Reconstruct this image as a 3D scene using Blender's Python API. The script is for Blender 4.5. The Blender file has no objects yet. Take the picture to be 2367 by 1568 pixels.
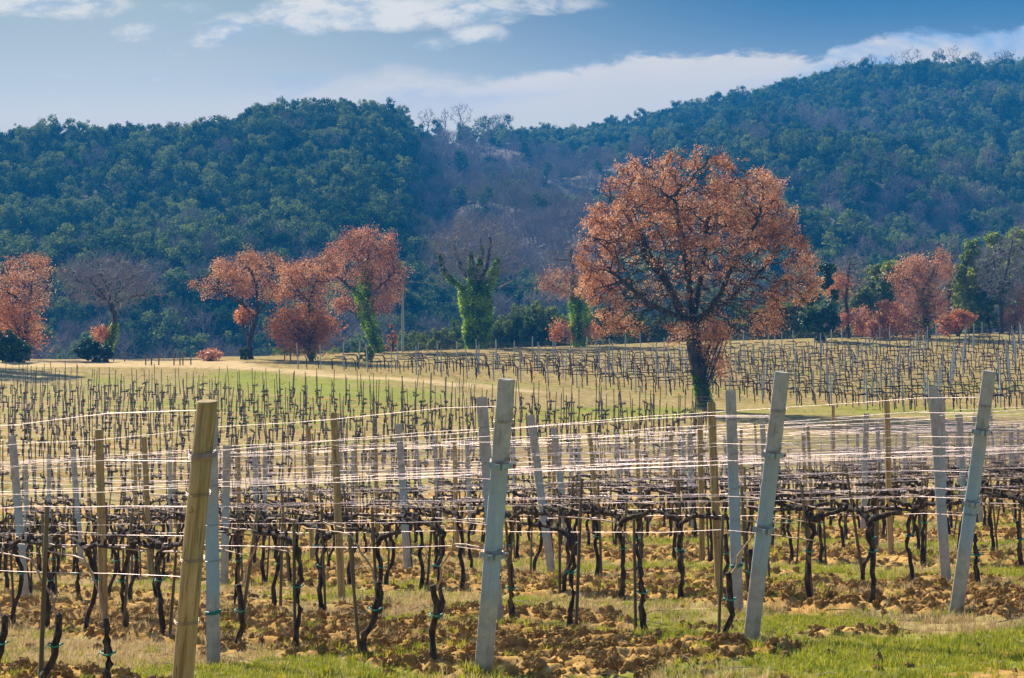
import bpy, math, random
import numpy as np
from math import radians, sin, cos, pi
random.seed(7); rng = np.random.default_rng(7)
S = bpy.context.scene
FOC = 5000.0            # focal length expressed in units of a 2367-wide frame
CX, CY = 1183.5, 784.0
# ------------------------------------------------------------ camera
cd = bpy.data.cameras.new('camera'); cam = bpy.data.objects.new('camera', cd); S.collection.objects.link(cam)
cam.location = (0, 0, 0); cam.rotation_euler = (radians(90), 0, 0)
cd.sensor_width = 36; cd.lens = FOC/2367*36; cd.clip_start = .1; cd.clip_end = 9000
S.camera = cam
# ------------------------------------------------------------ light
SUN_AZ, SUN_EL = radians(-35), radians(35)       # ahead of the camera, over its left shoulder line
sl = bpy.data.lights.new('sun', 'SUN'); sun = bpy.data.objects.new('sun', sl); S.collection.objects.link(sun)
sl.energy = 5.0; sl.angle = radians(.53); sl.color = (1, .90, .74)
sdir = (sin(SUN_AZ)*cos(SUN_EL), cos(SUN_AZ)*cos(SUN_EL), sin(SUN_EL))
from mathutils import Vector
sun.rotation_euler = Vector(sdir).to_track_quat('Z', 'Y').to_euler()
S.view_settings.view_transform = 'Standard'; S.view_settings.look = 'None'
S.view_settings.exposure = 1.10; S.view_settings.gamma = 1
S.cycles.use_denoising = True
S.cycles.volume_bounces = 0; S.cycles.max_bounces = 6; S.cycles.transparent_max_bounces = 8
S.cycles.caustics_reflective = False; S.cycles.caustics_refractive = False

class NT:
    """tiny node-tree writer"""
    def __init__(s, tree): s.t = tree; s.n = tree.nodes; s.l = tree.links
    def new(s, kind, **kw):
        n = s.n.new(kind)
        for k, v in kw.items(): setattr(n, k, v)
        return n
    def put(s, sock, v):
        if isinstance(v, bpy.types.NodeSocket): s.l.new(v, sock)
        elif isinstance(v, (tuple, list)) and len(v) == 3 and sock.type == 'RGBA': sock.default_value = (*v, 1)
        else: sock.default_value = v
    def math(s, op, a, b=0., c=0., clamp=False):
        n = s.new('ShaderNodeMath', operation=op, use_clamp=clamp)
        s.put(n.inputs[0], a); s.put(n.inputs[1], b); s.put(n.inputs[2], c); return n.outputs[0]
    def mix(s, f, a, b, mode='MIX'):
        n = s.new('ShaderNodeMix', data_type='RGBA', blend_type=mode)
        s.put(n.inputs[0], f); s.put(n.inputs[6], a); s.put(n.inputs[7], b); return n.outputs[2]
    def noise(s, vec, scale, detail=4, rough=.55, dist=0., col=False):
        n = s.new('ShaderNodeTexNoise'); s.put(n.inputs['Vector'], vec) if vec is not None else None
        s.put(n.inputs['Scale'], scale); n.inputs['Detail'].default_value = detail
        n.inputs['Roughness'].default_value = rough; n.inputs['Distortion'].default_value = dist
        return n.outputs[1 if col else 0]
    def ramp(s, f, stops, interp='LINEAR'):
        n = s.new('ShaderNodeValToRGB'); r = n.color_ramp; r.interpolation = interp
        while len(r.elements) < len(stops): r.elements.new(.5)
        for e, (p, c) in zip(r.elements, stops):
            e.position = p; e.color = (*c, 1) if isinstance(c, tuple) else (c, c, c, 1)
        s.put(n.inputs[0], f); return n.outputs[0]
    def smooth(s, v, lo, hi, a=0., b=1.):
        n = s.new('ShaderNodeMapRange', interpolation_type='SMOOTHSTEP'); s.put(n.inputs[0], v)
        s.put(n.inputs[1], lo); s.put(n.inputs[2], hi); s.put(n.inputs[3], a); s.put(n.inputs[4], b); return n.outputs[0]

# ------------------------------------------------------------ sky
world = bpy.data.worlds.new('World'); S.world = world; world.use_nodes = True
w = NT(world.node_tree); w.n.clear()
tc = w.new('ShaderNodeTexCoord').outputs['Generated']
sky = w.new('ShaderNodeTexSky', sky_type='NISHITA'); sky.sun_disc = False
sky.sun_elevation = SUN_EL; sky.sun_rotation = SUN_AZ; sky.altitude = 300; sky.dust_density = .6; sky.air_density = 1
sep = w.new('ShaderNodeSeparateXYZ'); w.put(sep.inputs[0], tc)
ysafe = w.math('MAXIMUM', sep.outputs[1], .05)
su = w.math('DIVIDE', sep.outputs[0], ysafe)         # tangent of the bearing
sv = w.math('DIVIDE', sep.outputs[2], ysafe)         # tangent of the height
comb = w.new('ShaderNodeCombineXYZ'); w.put(comb.inputs[0], su); w.put(comb.inputs[1], w.math('MULTIPLY', sv, 2.2)); cv = comb.outputs[0]
SKYMUL = 1.0
def srgb(r, g, b):
    f = lambda c: (c/255/12.92) if c/255 <= .04045 else ((c/255+.055)/1.055)**2.4
    return (f(r), f(g), f(b))
lowL, highL = srgb(244, 232, 204), srgb(178, 184, 168)
lowR, highR = srgb(198, 200, 188), srgb(64, 100, 126)
side = w.smooth(su, -.20, .16)
up = w.smooth(sv, .075, .165)
clear = w.mix(side, w.mix(up, lowL, highL), w.mix(up, lowR, highR))
# the long bank of cloud: its upper edge as a function of bearing
fc = w.new('ShaderNodeFloatCurve'); cu = fc.mapping.curves[0]
edge = [(-100, 196), (0, 190), (230, 196), (400, 182), (560, 168), (700, 148), (900, 138), (1050, 150), (1220, 165), (1330, 150), (1450, 126), (1560, 124),
        (1660, 112), (1720, 108), (1850, 118), (1950, 98), (2010, 74), (2150, 68), (2260, 76), (2367, 64), (2500, 60)]
pts = [(((x-CX)/FOC+.3)/.6, (CY-y)/FOC/.2) for x, y in edge]
pts = [(0, pts[0][1])]+pts+[(1, pts[-1][1])]
while len(cu.points) < len(pts): cu.points.new(.5, .5)
for p, (a, b) in zip(cu.points, pts): p.location = (a, b)
fc.mapping.update()
w.put(fc.inputs[1], w.math('DIVIDE', w.math('ADD', su, .3), .6, clamp=True))
eh = w.math('MULTIPLY', fc.outputs[0], .2)
n1 = w.math('MULTIPLY', w.math('SUBTRACT', w.noise(cv, 30, 9, .66, .3), .5), 1.7)
n2 = w.math('MULTIPLY', w.math('SUBTRACT', w.noise(cv, 9, 5, .55, .6), .5), 1.6)
dd = w.math('SUBTRACT', w.math('ADD', eh, w.math('MULTIPLY', n1, .013)), sv)     # >0 inside the bank
soft = w.smooth(su, -.18, .06, .026, .004)
bank = w.smooth(dd, 0., soft)
rim = w.math('MULTIPLY', bank, w.smooth(dd, .002, .03, 1, 0))
bankfade = w.smooth(dd, .0, .05, .95, .90)
body = w.math('ADD', w.math('MULTIPLY', n1, .9), .5, clamp=True)
bankcol = w.mix(w.math('MULTIPLY', rim, body, clamp=True), srgb(228, 216, 192), srgb(250, 228, 200))
bankcol = w.mix(w.math('MULTIPLY', w.smooth(sv, .1, .125), w.smooth(n2, -.05, .2)), bankcol, srgb(150, 178, 206))
col = w.mix(w.math('MULTIPLY', bank, bankfade), clear, bankcol)
# the torn upper cloud: a few lobes along a rising line, roughened by noise
su_ = w.math('ADD', su, w.math('MULTIPLY', w.math('ADD', n2, n1), .010)); sv_ = w.math('ADD', sv, w.math('MULTIPLY', w.math('SUBTRACT', n1, n2), .005))
def lobe(x, y, rx, ry, k=1.):
    a = w.math('DIVIDE', w.math('SUBTRACT', su_, (x-CX)/FOC), rx*1.25/FOC); b = w.math('DIVIDE', w.math('SUBTRACT', sv_, (CY-y)/FOC), ry*1.25/FOC)
    r = w.math('ADD', w.math('MULTIPLY', a, a), w.math('MULTIPLY', b, b))
    return w.math('MULTIPLY', w.math('SUBTRACT', 1., r, clamp=True), k)
lob = None
for L in [(540, 72, 90, 42, .9), (700, 38, 110, 42, 1.1), (850, 22, 190, 48, 1.2), (1060, 22, 160, 40, .95), (1260, 10, 140, 26, .6), (1105, 76, 75, 28, .75), (1000, 98, 60, 18, .5),
          (340, 74, 70, 22, .55), (430, 24, 60, 20, .6), (100, 10, 200, 30, .85), (240, 20, 60, 22, .5), (130, 172, 50, 10, .3), (520, 100, 100, 18, .4), (340, 180, 90, 14, .35), (390, 122, 50, 10, .3)]:
    q = lobe(*L); lob = q if lob is None else w.math('MAXIMUM', lob, q)
lf = w.math('ADD', lob, w.math('ADD', w.math('MULTIPLY', n1, .85), w.math('MULTIPLY', n2, .55)))
cl = w.math('MULTIPLY', w.smooth(lf, .0, .95), w.smooth(lob, 0., .3))
ccol = w.mix(w.smooth(w.math('ADD', w.math('MULTIPLY', n1, 1.6), w.math('MULTIPLY', w.math('SUBTRACT', sv, .14), 9)), -.25, .3), srgb(180, 188, 188), srgb(250, 236, 210))
col = w.mix(w.math('MULTIPLY', cl, .88), col, ccol)
# clear-sky light above: the physical sky; the low band the lens sees carries the clouds
high = w.smooth(sv, .19, .5)
front = w.smooth(sep.outputs[1], .05, .4)
lowmask = w.math('MULTIPLY', w.math('SUBTRACT', 1., high), front)
bg1 = w.new('ShaderNodeBackground'); w.put(bg1.inputs[0], sky.outputs[0]); bg1.inputs[1].default_value = .070
bg2 = w.new('ShaderNodeBackground'); w.put(bg2.inputs[0], col); bg2.inputs[1].default_value = .56
mx = w.new('ShaderNodeMixShader'); w.put(mx.inputs[0], lowmask); w.l.new(bg1.outputs[0], mx.inputs[1]); w.l.new(bg2.outputs[0], mx.inputs[2])
w.l.new(mx.outputs[0], w.new('ShaderNodeOutputWorld').inputs[0])

# ------------------------------------------------------------ numeric helpers
def vnoise(x, y, seed=0):
    xi = np.floor(x).astype(np.int64); yi = np.floor(y).astype(np.int64); xf = x-xi; yf = y-yi
    def h(a, b):
        n = (a*374761393+b*668265263+seed*1442695041) & 0xffffffff
        n = ((n ^ (n >> 13))*1274126177) & 0xffffffff
        return ((n ^ (n >> 16)) & 0xffff)/65535.
    u = xf*xf*(3-2*xf); v = yf*yf*(3-2*yf)
    return (h(xi, yi)*(1-u)+h(xi+1, yi)*u)*(1-v)+(h(xi, yi+1)*(1-u)+h(xi+1, yi+1)*u)*v
def fbm(x, y, seed=0, oct=4, g=.5):
    a = 1.; s = 0.; t = 0.
    for k in range(oct):
        s = s+a*vnoise(x*2**k, y*2**k, seed+k); t += a; a *= g
    return s/t
def sstep(v, a, b):
    t = np.clip((v-a)/(b-a), 0, 1); return t*t*(3-2*t)
# ------------------------------------------------------------ terrain: metres below the eye, tabulated by bearing column and distance
COLX = [-300, 300, 900, 1500, 2100, 2700]
TD = {45: (4.75, 4.5, 4.2, 4.0, 3.75, 3.6), 60: (5.4, 5.2, 4.95, 4.75, 4.5, 4.4), 75: (5.55, 5.35, 5.1, 4.9, 4.8, 4.8), 85: (5.3, 5.15, 5.0, 4.7, 4.6, 4.6), 95: (5.0, 4.77, 4.67, 4.4, 4.4, 4.4),
      103: (4.8, 4.6, 4.45, 4.1, 4.2, 4.2), 110: (4.55, 4.42, 4.2, 3.85, 4.0, 4.0), 115: (4.3, 4.2, 3.9, 3.78, 4.0, 4.0), 125: (3.9, 3.78, 3.2, 3.55, 4.03, 3.95), 135: (3.3, 3.27, 2.65, 3.2, 3.75, 3.5), 145: (2.6, 2.64, 2.38, 2.7, 3.0, 2.8), 155: (2.15, 2.1, 2.05, 2.15, 2.3, 1.9),
      170: (1.75, 1.73, 1.5, 1.22, 1.25, .75), 180: (1.6, 1.69, 1.2, .62, .4, -.1), 190: (1.7, 1.85, 1.1, .3, -.2, -.7), 200: (2.6, 2.8, 1.7, .6, -.4, -1.1), 215: (5, 5.5, 3.5, 2.0, -.1, -1.3), 235: (9, 9, 7.5, 5.5, 2.0, 0.), 262: (12.5, 12.5, 11.5, 9.5, 6.5, 4.)}
dk = sorted(TD); dg = np.arange(0, 272.)
tab = np.zeros((len(dg), 61)); cg = np.linspace(-600, 3000, 61)
for i, d in enumerate(dg):
    if d <= 34: tab[i] = 1.47+.0602*d-.043*(cg-CX)/FOC*d
for i, d in enumerate(dg):
    if d > 34:
        ks = [34]+dk; vals = [tab[34]]+[np.interp(cg, COLX, TD[k]) for k in dk]
        tab[i] = [np.interp(d, ks, [v[j] for v in vals]) for j in range(61)]
ker = np.exp(-np.arange(-9, 10)**2/(2*3.2**2)); ker /= ker.sum()
tp = np.pad(tab, ((9, 9), (0, 0)), mode='reflect', reflect_type='odd'); tab = np.stack([np.convolve(tp[:, j], ker, 'valid') for j in range(61)], 1)
kc = np.array([1, 2, 3, 2, 1.])/9; tp = np.pad(tab, ((0, 0), (2, 2)), mode='edge'); tab = np.stack([np.convolve(tp[i], kc, 'valid') for i in range(len(dg))], 0)
def ground_z(X, Y):
    X = np.asarray(X, float); Y = np.asarray(Y, float)
    d = np.clip(Y, 0, 270.); c = np.clip((CX+FOC*X/np.maximum(Y, 1.)+600)/60, 0, 59.999)
    i = np.floor(d).astype(int); f = d-i; j = np.floor(c).astype(int); g = c-j
    v = (tab[i, j]*(1-g)+tab[i, j+1]*g)*(1-f)+(tab[i+1, j]*(1-g)+tab[i+1, j+1]*g)*f
    return -v
def gz(X, Y): return float(ground_z(X, Y))
def find_ground(x, y, d0, d1):
    """point of the ground seen at frame place x, y with distance between d0 and d1"""
    best = None
    for d in np.arange(d0, d1, .1):
        X = (x-CX)/FOC*d; e = abs(CY-FOC*gz(X, d)/d-y)
        if best is None or e < best[0]: best = (e, X, d)
    return Vector((best[1], best[2], gz(best[1], best[2])))
def pix(p): return CX+FOC*p[0]/p[1], CY-FOC*p[2]/p[1]
def bear(x, d): return (x-CX)/FOC*d
# near block: rows run along RD, stepped along RN
RD = np.array([-.572, .820]); RN = np.array([.820, .572]); Q0, RS = 8.764, 2.79
def tilled(X, Y):
    """1 on ploughed strips (every second alley of the near block), 0 on grass"""
    q = RN[0]*X+RN[1]*Y; t = RD[0]*X+RD[1]*Y
    ph = ((q-Q0)/RS + .28*(fbm(X*.7, Y*.7, 3)-.5)) % 2
    a = sstep(ph, -.02, .08)*(1-sstep(ph, .80, .98))+sstep(ph, 1.90, 1.98)
    b = .8*sstep(ph, 1.05, 1.12)*(1-sstep(ph, 1.35, 1.5))*sstep(fbm(X*.5, Y*.5, 9), .36, .5)
    m = np.maximum(a, b)*sstep(fbm(X*.9+5, Y*.9, 12), .22, .36)
    return m*sstep(t+1.1*(fbm(X*.8, Y*.8, 5)-.5), 11.5, 12.6)*(1-sstep(Y, 66, 74))
def clod_h(X, Y):
    a = fbm(X*5, Y*5, 21, 3); b = 1-np.abs(2*fbm(X*11, Y*11, 31, 3)-1); c = fbm(X*28, Y*28, 41, 2)
    return .10*sstep(a, .3, .75)+.075*b*sstep(a, .35, .6)+.03*c

# ------------------------------------------------------------ mesh helpers
def mk_mesh(name, V, groups, smooth=False):
    """V (n,3); groups: list of (faces (m,k), material index)"""
    me = bpy.data.meshes.new(name); V = np.asarray(V, np.float32).reshape(-1, 3)
    me.vertices.add(len(V)); me.vertices.foreach_set('co', V.ravel())
    gs = [(np.asarray(f, np.int32).reshape(len(f), -1), m) for f, m in groups if len(f)]
    nl = sum(f.size for f, _ in gs); nf = sum(len(f) for f, _ in gs)
    me.loops.add(nl); me.polygons.add(nf)
    me.loops.foreach_set('vertex_index', np.concatenate([f.ravel() for f, _ in gs]))
    st = []; mi = []; o = 0
    for f, m in gs:
        st.append(o+np.arange(len(f))*f.shape[1]); mi.append(np.full(len(f), m)); o += f.size
    me.polygons.foreach_set('loop_start', np.concatenate(st).astype(np.int32))
    me.polygons.foreach_set('material_index', np.concatenate(mi).astype(np.int32))
    me.polygons.foreach_set('use_smooth', np.full(nf, smooth))
    me.update(calc_edges=True); me.validate(); return me
class MB:
    def __init__(s): s.V = []; s.n = 0; s.Q = {}; s.T = {}
    def add(s, V, quads=None, tris=None, m=0):
        V = np.asarray(V, float).reshape(-1, 3)
        if quads is not None and len(quads): s.Q.setdefault(m, []).append(np.asarray(quads).reshape(-1, 4)+s.n)
        if tris is not None and len(tris): s.T.setdefault(m, []).append(np.asarray(tris).reshape(-1, 3)+s.n)
        s.V.append(V); s.n += len(V)
    def merge(s, o, m=None, M=None, t=(0, 0, 0)):
        for V in o.V: s.V.append((V if M is None else V@M.T)+np.asarray(t))
        for k, L in o.Q.items(): s.Q.setdefault(k if m is None else m, []).extend([f+s.n for f in L])
        for k, L in o.T.items(): s.T.setdefault(k if m is None else m, []).extend([f+s.n for f in L])
        s.n += o.n
    def mesh(s, name, mats, smooth=False):
        g = [(np.concatenate(L), k) for k, L in s.Q.items()]+[(np.concatenate(L), k) for k, L in s.T.items()]
        me = mk_mesh(name, np.concatenate(s.V), g, smooth)
        for m in mats: me.materials.append(m)
        return me
    def tube(s, P, R, k=6, m=0, cap=True, rough=0., rnd=None):
        P = np.asarray(P, float); n = len(P); R = np.broadcast_to(np.asarray(R, float), (n,))
        T = np.gradient(P, axis=0); T /= np.linalg.norm(T, axis=1)[:, None]+1e-9
        ref = np.array([0, 0, 1.]) if abs(T[0, 2]) < .9 else np.array([0, 1., 0])
        A = np.cross(T, ref); bad = np.linalg.norm(A, axis=1) < .1; A[bad] = np.cross(T[bad], np.array([1., 0, 0])); A /= np.linalg.norm(A, axis=1)[:, None]
        B = np.cross(T, A); th = np.arange(k)/k*2*pi
        rr = R[:, None]*np.ones(k)
        if rough: rr = rr*(1+rough*((rnd or rng).random((n, k))-.5))
        V = P[:, None]+rr[..., None]*(np.cos(th)[None, :, None]*A[:, None]+np.sin(th)[None, :, None]*B[:, None])
        i = np.arange(n-1)[:, None]*k; j = np.arange(k)[None]; j2 = (j+1) % k
        q = np.stack([i+j, i+j2, i+k+j2, i+k+j], -1).reshape(-1, 4)
        V = V.reshape(-1, 3); tr = []
        if cap:
            V = np.vstack([V, P[0], P[-1]]); a = n*k
            tr = [(a, (x+1) % k, x) for x in range(k)]+[(a+1, (n-1)*k+x, (n-1)*k+(x+1) % k) for x in range(k)]
        s.add(V, q, tr, m); return s
    def segs(s, A, B, ra, rb, k=3, m=0):
        """many independent tapered prisms"""
        A = np.asarray(A, float); B = np.asarray(B, float); N = len(A)
        if not N: return s
        D = B-A; L = np.linalg.norm(D, axis=1)[:, None]+1e-9; D = D/L; B = B+D*np.asarray(rb)[:, None]*.6
        ref = np.where(np.abs(D[:, 2:3]) < .9, np.array([[0, 0, 1.]]), np.array([[1., 0, 0]]))
        U = np.cross(D, ref); U /= np.linalg.norm(U, axis=1)[:, None]+1e-9; W = np.cross(D, U)
        th = np.arange(k)/k*2*pi; ring = np.cos(th)[None, :, None]*U[:, None]+np.sin(th)[None, :, None]*W[:, None]
        V = np.concatenate([A[:, None]+ring*np.asarray(ra)[:, None, None], B[:, None]+ring*np.asarray(rb)[:, None, None]], 1)
        b = np.arange(N)[:, None]*2*k; j = np.arange(k)[None]; j2 = (j+1) % k
        s.add(V, np.stack([b+j, b+j2, b+k+j2, b+k+j], -1).reshape(-1, 4), None, m); return s
    def leaves(s, P, size, m=0, up=0., N=None, aspect=.6, r=None, rn=.8):
        """one folded leaf (two triangles' worth of quad) at each point"""
        r = r or rng; P = np.asarray(P, float); n = len(P)
        if not n: return s
        sz = np.broadcast_to(np.asarray(size, float), (n,))[:, None]
        a = r.normal(size=(n, 3)); a[:, 2] += up
        if N is not None: a = a*rn+N
        a /= np.linalg.norm(a, axis=1)[:, None]+1e-9
        t = r.normal(size=(n, 3)); u = np.cross(a, t); u /= np.linalg.norm(u, axis=1)[:, None]+1e-9; v = np.cross(a, u)
        V = np.stack([P-u*sz*.5, P-v*sz*aspect*.5+a*sz*.08, P+u*sz*.5, P+v*sz*aspect*.5+a*sz*.08], 1)
        i = np.arange(n)[:, None]*4; s.add(V, i+np.arange(4)[None], None, m); return s
    def box(s, c, h, m=0, ch=0.):
        x, y, z = h; c = np.asarray(c)
        V = np.array([(i*x, j*y, k*z) for k in (-1, 1) for i, j in ((-1, -1), (1, -1), (1, 1), (-1, 1))])+c
        s.add(V, [(3, 2, 1, 0), (4, 5, 6, 7), (0, 1, 5, 4), (1, 2, 6, 5), (2, 3, 7, 6), (3, 0, 4, 7)], None, m); return s

def link(o): S.collection.objects.link(o); return o
def obj(name, me, parent=None, loc=None, **props):
    o = link(bpy.data.objects.new(name, me))
    if parent is not None: o.parent = parent
    if loc is not None: o.location = loc
    for k, v in props.items(): o['kind' if k == 'kind' else k] = v
    return o
def thing(name, label, cat, loc, rz=0., group=None, me=None, scale=None):
    o = link(bpy.data.objects.new(name, me)); o.location = loc; o.rotation_euler = (0, 0, rz)
    o['label'] = label; o['category'] = cat
    if group: o['group'] = group
    if scale is not None: o.scale = scale if hasattr(scale, '__len__') else (scale,)*3
    return o

# ------------------------------------------------------------ materials
def mat(name):
    m = bpy.data.materials.new(name); m.use_nodes = True; t = NT(m.node_tree); t.n.clear()
    out = t.new('ShaderNodeOutputMaterial'); return m, t, out
def simple(name, ramp, scale=6., rough=.85, metal=0., bump=0., bscale=None, stretch=None, spec=.3, island=0., objrand=0.):
    m, t, out = mat(name); tc = t.new('ShaderNodeTexCoord').outputs['Object']; v = tc
    if stretch:
        mp = t.new('ShaderNodeMapping'); t.put(mp.inputs[0], tc); mp.inputs['Scale'].default_value = stretch; v = mp.outputs[0]
    n = t.noise(v, scale, 6, .6); f = t.smooth(n, .28, .72)
    if island: g = t.new('ShaderNodeNewGeometry').outputs['Random Per Island']; f = t.math('ADD', t.math('MULTIPLY', f, 1-island), t.math('MULTIPLY', g, island))
    if objrand: f = t.math('ADD', t.math('MULTIPLY', f, 1-objrand), t.math('MULTIPLY', t.new('ShaderNodeObjectInfo').outputs['Random'], objrand))
    k = len(ramp)-1; c = t.ramp(f, [(i/k, x) for i, x in enumerate(ramp)])
    b = t.new('ShaderNodeBsdfPrincipled'); t.put(b.inputs['Base Color'], c); b.inputs['Roughness'].default_value = rough
    b.inputs['Metallic'].default_value = metal; b.inputs['Specular IOR Level'].default_value = spec
    if bump:
        bn = t.new('ShaderNodeBump'); bn.inputs['Strength'].default_value = 1.; bn.inputs['Distance'].default_value = bump
        t.put(bn.inputs['Height'], t.noise(v, bscale or scale*3, 6, .6)); t.l.new(bn.outputs[0], b.inputs['Normal'])
    t.l.new(b.outputs[0], out.inputs[0]); return m
def leafmat(name, ramp, transl=.5, tcol=None, rough=.6, spec=.25, objr=.35, nscale=.35):
    """leaf: diffuse + light passing through, hue varied per leaf, per clump and per plant"""
    m, t, out = mat(name)
    g = t.new('ShaderNodeNewGeometry').outputs['Random Per Island']; oi = t.new('ShaderNodeObjectInfo').outputs['Random']
    tc = t.new('ShaderNodeTexCoord').outputs['Object']; nz = t.smooth(t.noise(tc, nscale, 3, .5), .3, .7)
    f = t.math('ADD', t.math('ADD', t.math('MULTIPLY', g, .5-objr*.3), t.math('MULTIPLY', nz, .5-objr*.7)), t.math('MULTIPLY', oi, objr), clamp=True); f = t.smooth(f, .16, .84)
    k = len(ramp)-1; c = t.ramp(f, [(i/k, x) for i, x in enumerate(ramp)])
    b = t.new('ShaderNodeBsdfPrincipled'); t.put(b.inputs['Base Color'], c); b.inputs['Roughness'].default_value = rough; b.inputs['Specular IOR Level'].default_value = spec
    tr = t.new('ShaderNodeBsdfTranslucent'); t.put(tr.inputs[0], t.mix(1., c, tcol or (1.25, 1.1, .8), 'MULTIPLY'))
    x = t.new('ShaderNodeMixShader'); x.inputs[0].default_value = transl; t.l.new(b.outputs[0], x.inputs[1]); t.l.new(tr.outputs[0], x.inputs[2])
    t.l.new(x.outputs[0], out.inputs[0]); return m
M = {}
M['bark'] = simple('bark', [(.018, .013, .010), (.045, .034, .026), (.10, .08, .063)], 5, .95, bump=.02, stretch=(1, 1, .35))
M['bark_grey'] = simple('grey_twigs', [(.15, .14, .155), (.27, .25, .27), (.40, .37, .39)], 5, .9)
M['bark_far'] = simple('far_twigs', [(.15, .12, .10), (.25, .195, .16), (.36, .29, .24)], .6, .95, objrand=.5)
M['vine'] = simple('vine_bark', [(.014, .009, .007), (.040, .027, .019), (.12, .086, .060)], 26, .95, bump=.010, bscale=70, stretch=(1, 1, .3))
M['cane'] = simple('cane', [(.20, .115, .07), (.34, .22, .15), (.46, .34, .25)], 14, .6, spec=.4)
M['tie'] = simple('green_tie', [(.0, .16, .12), (.01, .26, .19)], 9, .5)
M['metal'] = simple('galvanised_bracket', [(.13, .19, .24), (.22, .29, .34), (.30, .37, .42)], 25, .45, metal=.55, spec=.5)
M['rust'] = simple('rusty_bolt', [(.30, .05, .03), (.42, .10, .05)], 40, .6)
M['wire'] = simple('wire', [(.34, .27, .285), (.50, .41, .42)], 3, .40, metal=.75, spec=.5)
M['oldwire'] = simple('rusty_wire', [(.18, .12, .10), (.34, .27, .23)], 9, .5, metal=.5)
M['stake'] = simple('stake_wood', [(.06, .048, .026), (.125, .10, .055), (.21, .17, .10)], 12, .9, stretch=(1, 1, .15), objrand=.35)
M['stem'] = simple('ivy_stem', [(.04, .05, .02), (.08, .09, .04)], 8, .9)
M['leaf_oak'] = leafmat('russet_leaves', [(.30, .120, .042), (.49, .215, .082), (.64, .33, .16), (.76, .52, .35)], .38, (1.1, .95, .85), .5, .35, objr=.12, nscale=.5)
M['leaf_red'] = leafmat('red_brown_leaves', [(.24, .088, .036), (.41, .155, .064), (.55, .25, .12), (.68, .42, .28)], .38, (1.1, .95, .85), .5, .35, objr=.1, nscale=.5)
M['leaf_orange'] = leafmat('orange_leaves', [(.34, .13, .036), (.52, .215, .065), (.64, .33, .12)], .42, (1.1, .95, .85), .5, .3, objr=.1, nscale=.5)
M['ivy'] = leafmat('ivy_leaves', [(.04, .10, .012), (.09, .19, .016), (.18, .31, .020), (.33, .46, .030)], .55, (1.5, 1.5, .5), .5, .3, objr=.05, nscale=.8)
M['ever'] = leafmat('evergreen_leaves', [(.018, .040, .014), (.052, .094, .028), (.13, .19, .058), (.27, .30, .10)], .25, (1.3, 1.3, .7), .95, .02, objr=.45)
M['shrub'] = leafmat('shrub_leaves', [(.05, .085, .035), (.095, .14, .052), (.16, .20, .080), (.27, .27, .13)], .35, (1.3, 1.3, .7), .8, .1, objr=.5)
M['green'] = leafmat('oakgreen_leaves', [(.045, .095, .018), (.10, .17, .028), (.20, .25, .038), (.32, .34, .06)], .4, (1.4, 1.4, .6), .55, .3, objr=.2)
M['dark'] = leafmat('dark_bush_leaves', [(.016, .045, .018), (.036, .080, .030), (.075, .125, .042)], .25, (1.2, 1.3, .7), .5, .35, objr=.2)
M['grass'] = leafmat('grass_blades', [(.085, .14, .012), (.17, .22, .018), (.28, .30, .032), (.38, .35, .07)], .45, (1.2, 1.15, .6), .6, .2, objr=.45, nscale=3)
M['dry'] = leafmat('dry_grass', [(.26, .19, .09), (.42, .32, .17), (.56, .46, .28)], .4, (1.1, 1., .8), .6, .2, objr=.45, nscale=3)
M['clod'] = simple('soil_clod', [(.33, .18, .056), (.54, .32, .108), (.70, .49, .21)], 9, 1., bump=.02, bscale=40, spec=.05, objrand=.45)
M['twig'] = simple('pruned_twig', [(.12, .08, .06), (.24, .175, .14), (.38, .30, .26)], 9, .8, objrand=.6)
# concrete with its blue spray stain and lichen
def concrete_mat():
    m, t, out = mat('concrete'); tc = t.new('ShaderNodeTexCoord').outputs['Object']; sp = t.new('ShaderNodeSeparateXYZ'); t.put(sp.inputs[0], tc)
    oi = t.new('ShaderNodeObjectInfo').outputs['Random']
    c = t.ramp(t.noise(tc, 7, 8, .65), [(.3, (.24, .235, .21)), (.5, (.34, .33, .30)), (.72, (.44, .425, .39))])
    c = t.mix(t.math('MULTIPLY', t.smooth(t.noise(tc, 38, 4, .7), .60, .70), .75), c, (.14, .13, .11))
    mpp = t.new('ShaderNodeMapping'); t.put(mpp.inputs[0], tc); mpp.inputs['Scale'].default_value = (1, 1, .12)
    c = t.mix(t.math('MULTIPLY', t.smooth(t.noise(mpp.outputs[0], 30, 4, .6), .56, .70), .55), c, (.19, .165, .13))
    c = t.mix(t.math('MULTIPLY', t.smooth(t.noise(tc, 2.3, 3), .55, .72), .45), c, (.40, .30, .21))
    z = t.math('ADD', sp.outputs[2], t.math('MULTIPLY', t.math('SUBTRACT', t.noise(tc, 3, 3), .5), .9))
    band = t.math('MULTIPLY', t.smooth(z, .35, .85), t.smooth(z, 1.15, 1.75, 1, 0))
    c = t.mix(t.math('MULTIPLY', band, t.math('ADD', .42, t.math('MULTIPLY', oi, .35))), c, (.22, .36, .45))
    c = t.mix(t.math('MULTIPLY', t.smooth(sp.outputs[2], .0, .25, 1, 0), .4), c, (.30, .24, .14))
    b = t.new('ShaderNodeBsdfPrincipled'); t.put(b.inputs['Base Color'], c); b.inputs['Roughness'].default_value = .85; b.inputs['Specular IOR Level'].default_value = .3
    bn = t.new('ShaderNodeBump'); bn.inputs['Distance'].default_value = .004; t.put(bn.inputs['Height'], t.noise(tc, 60, 5, .7)); t.l.new(bn.outputs[0], b.inputs['Normal'])
    t.l.new(b.outputs[0], out.inputs[0]); return m
M['concrete'] = concrete_mat()
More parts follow.
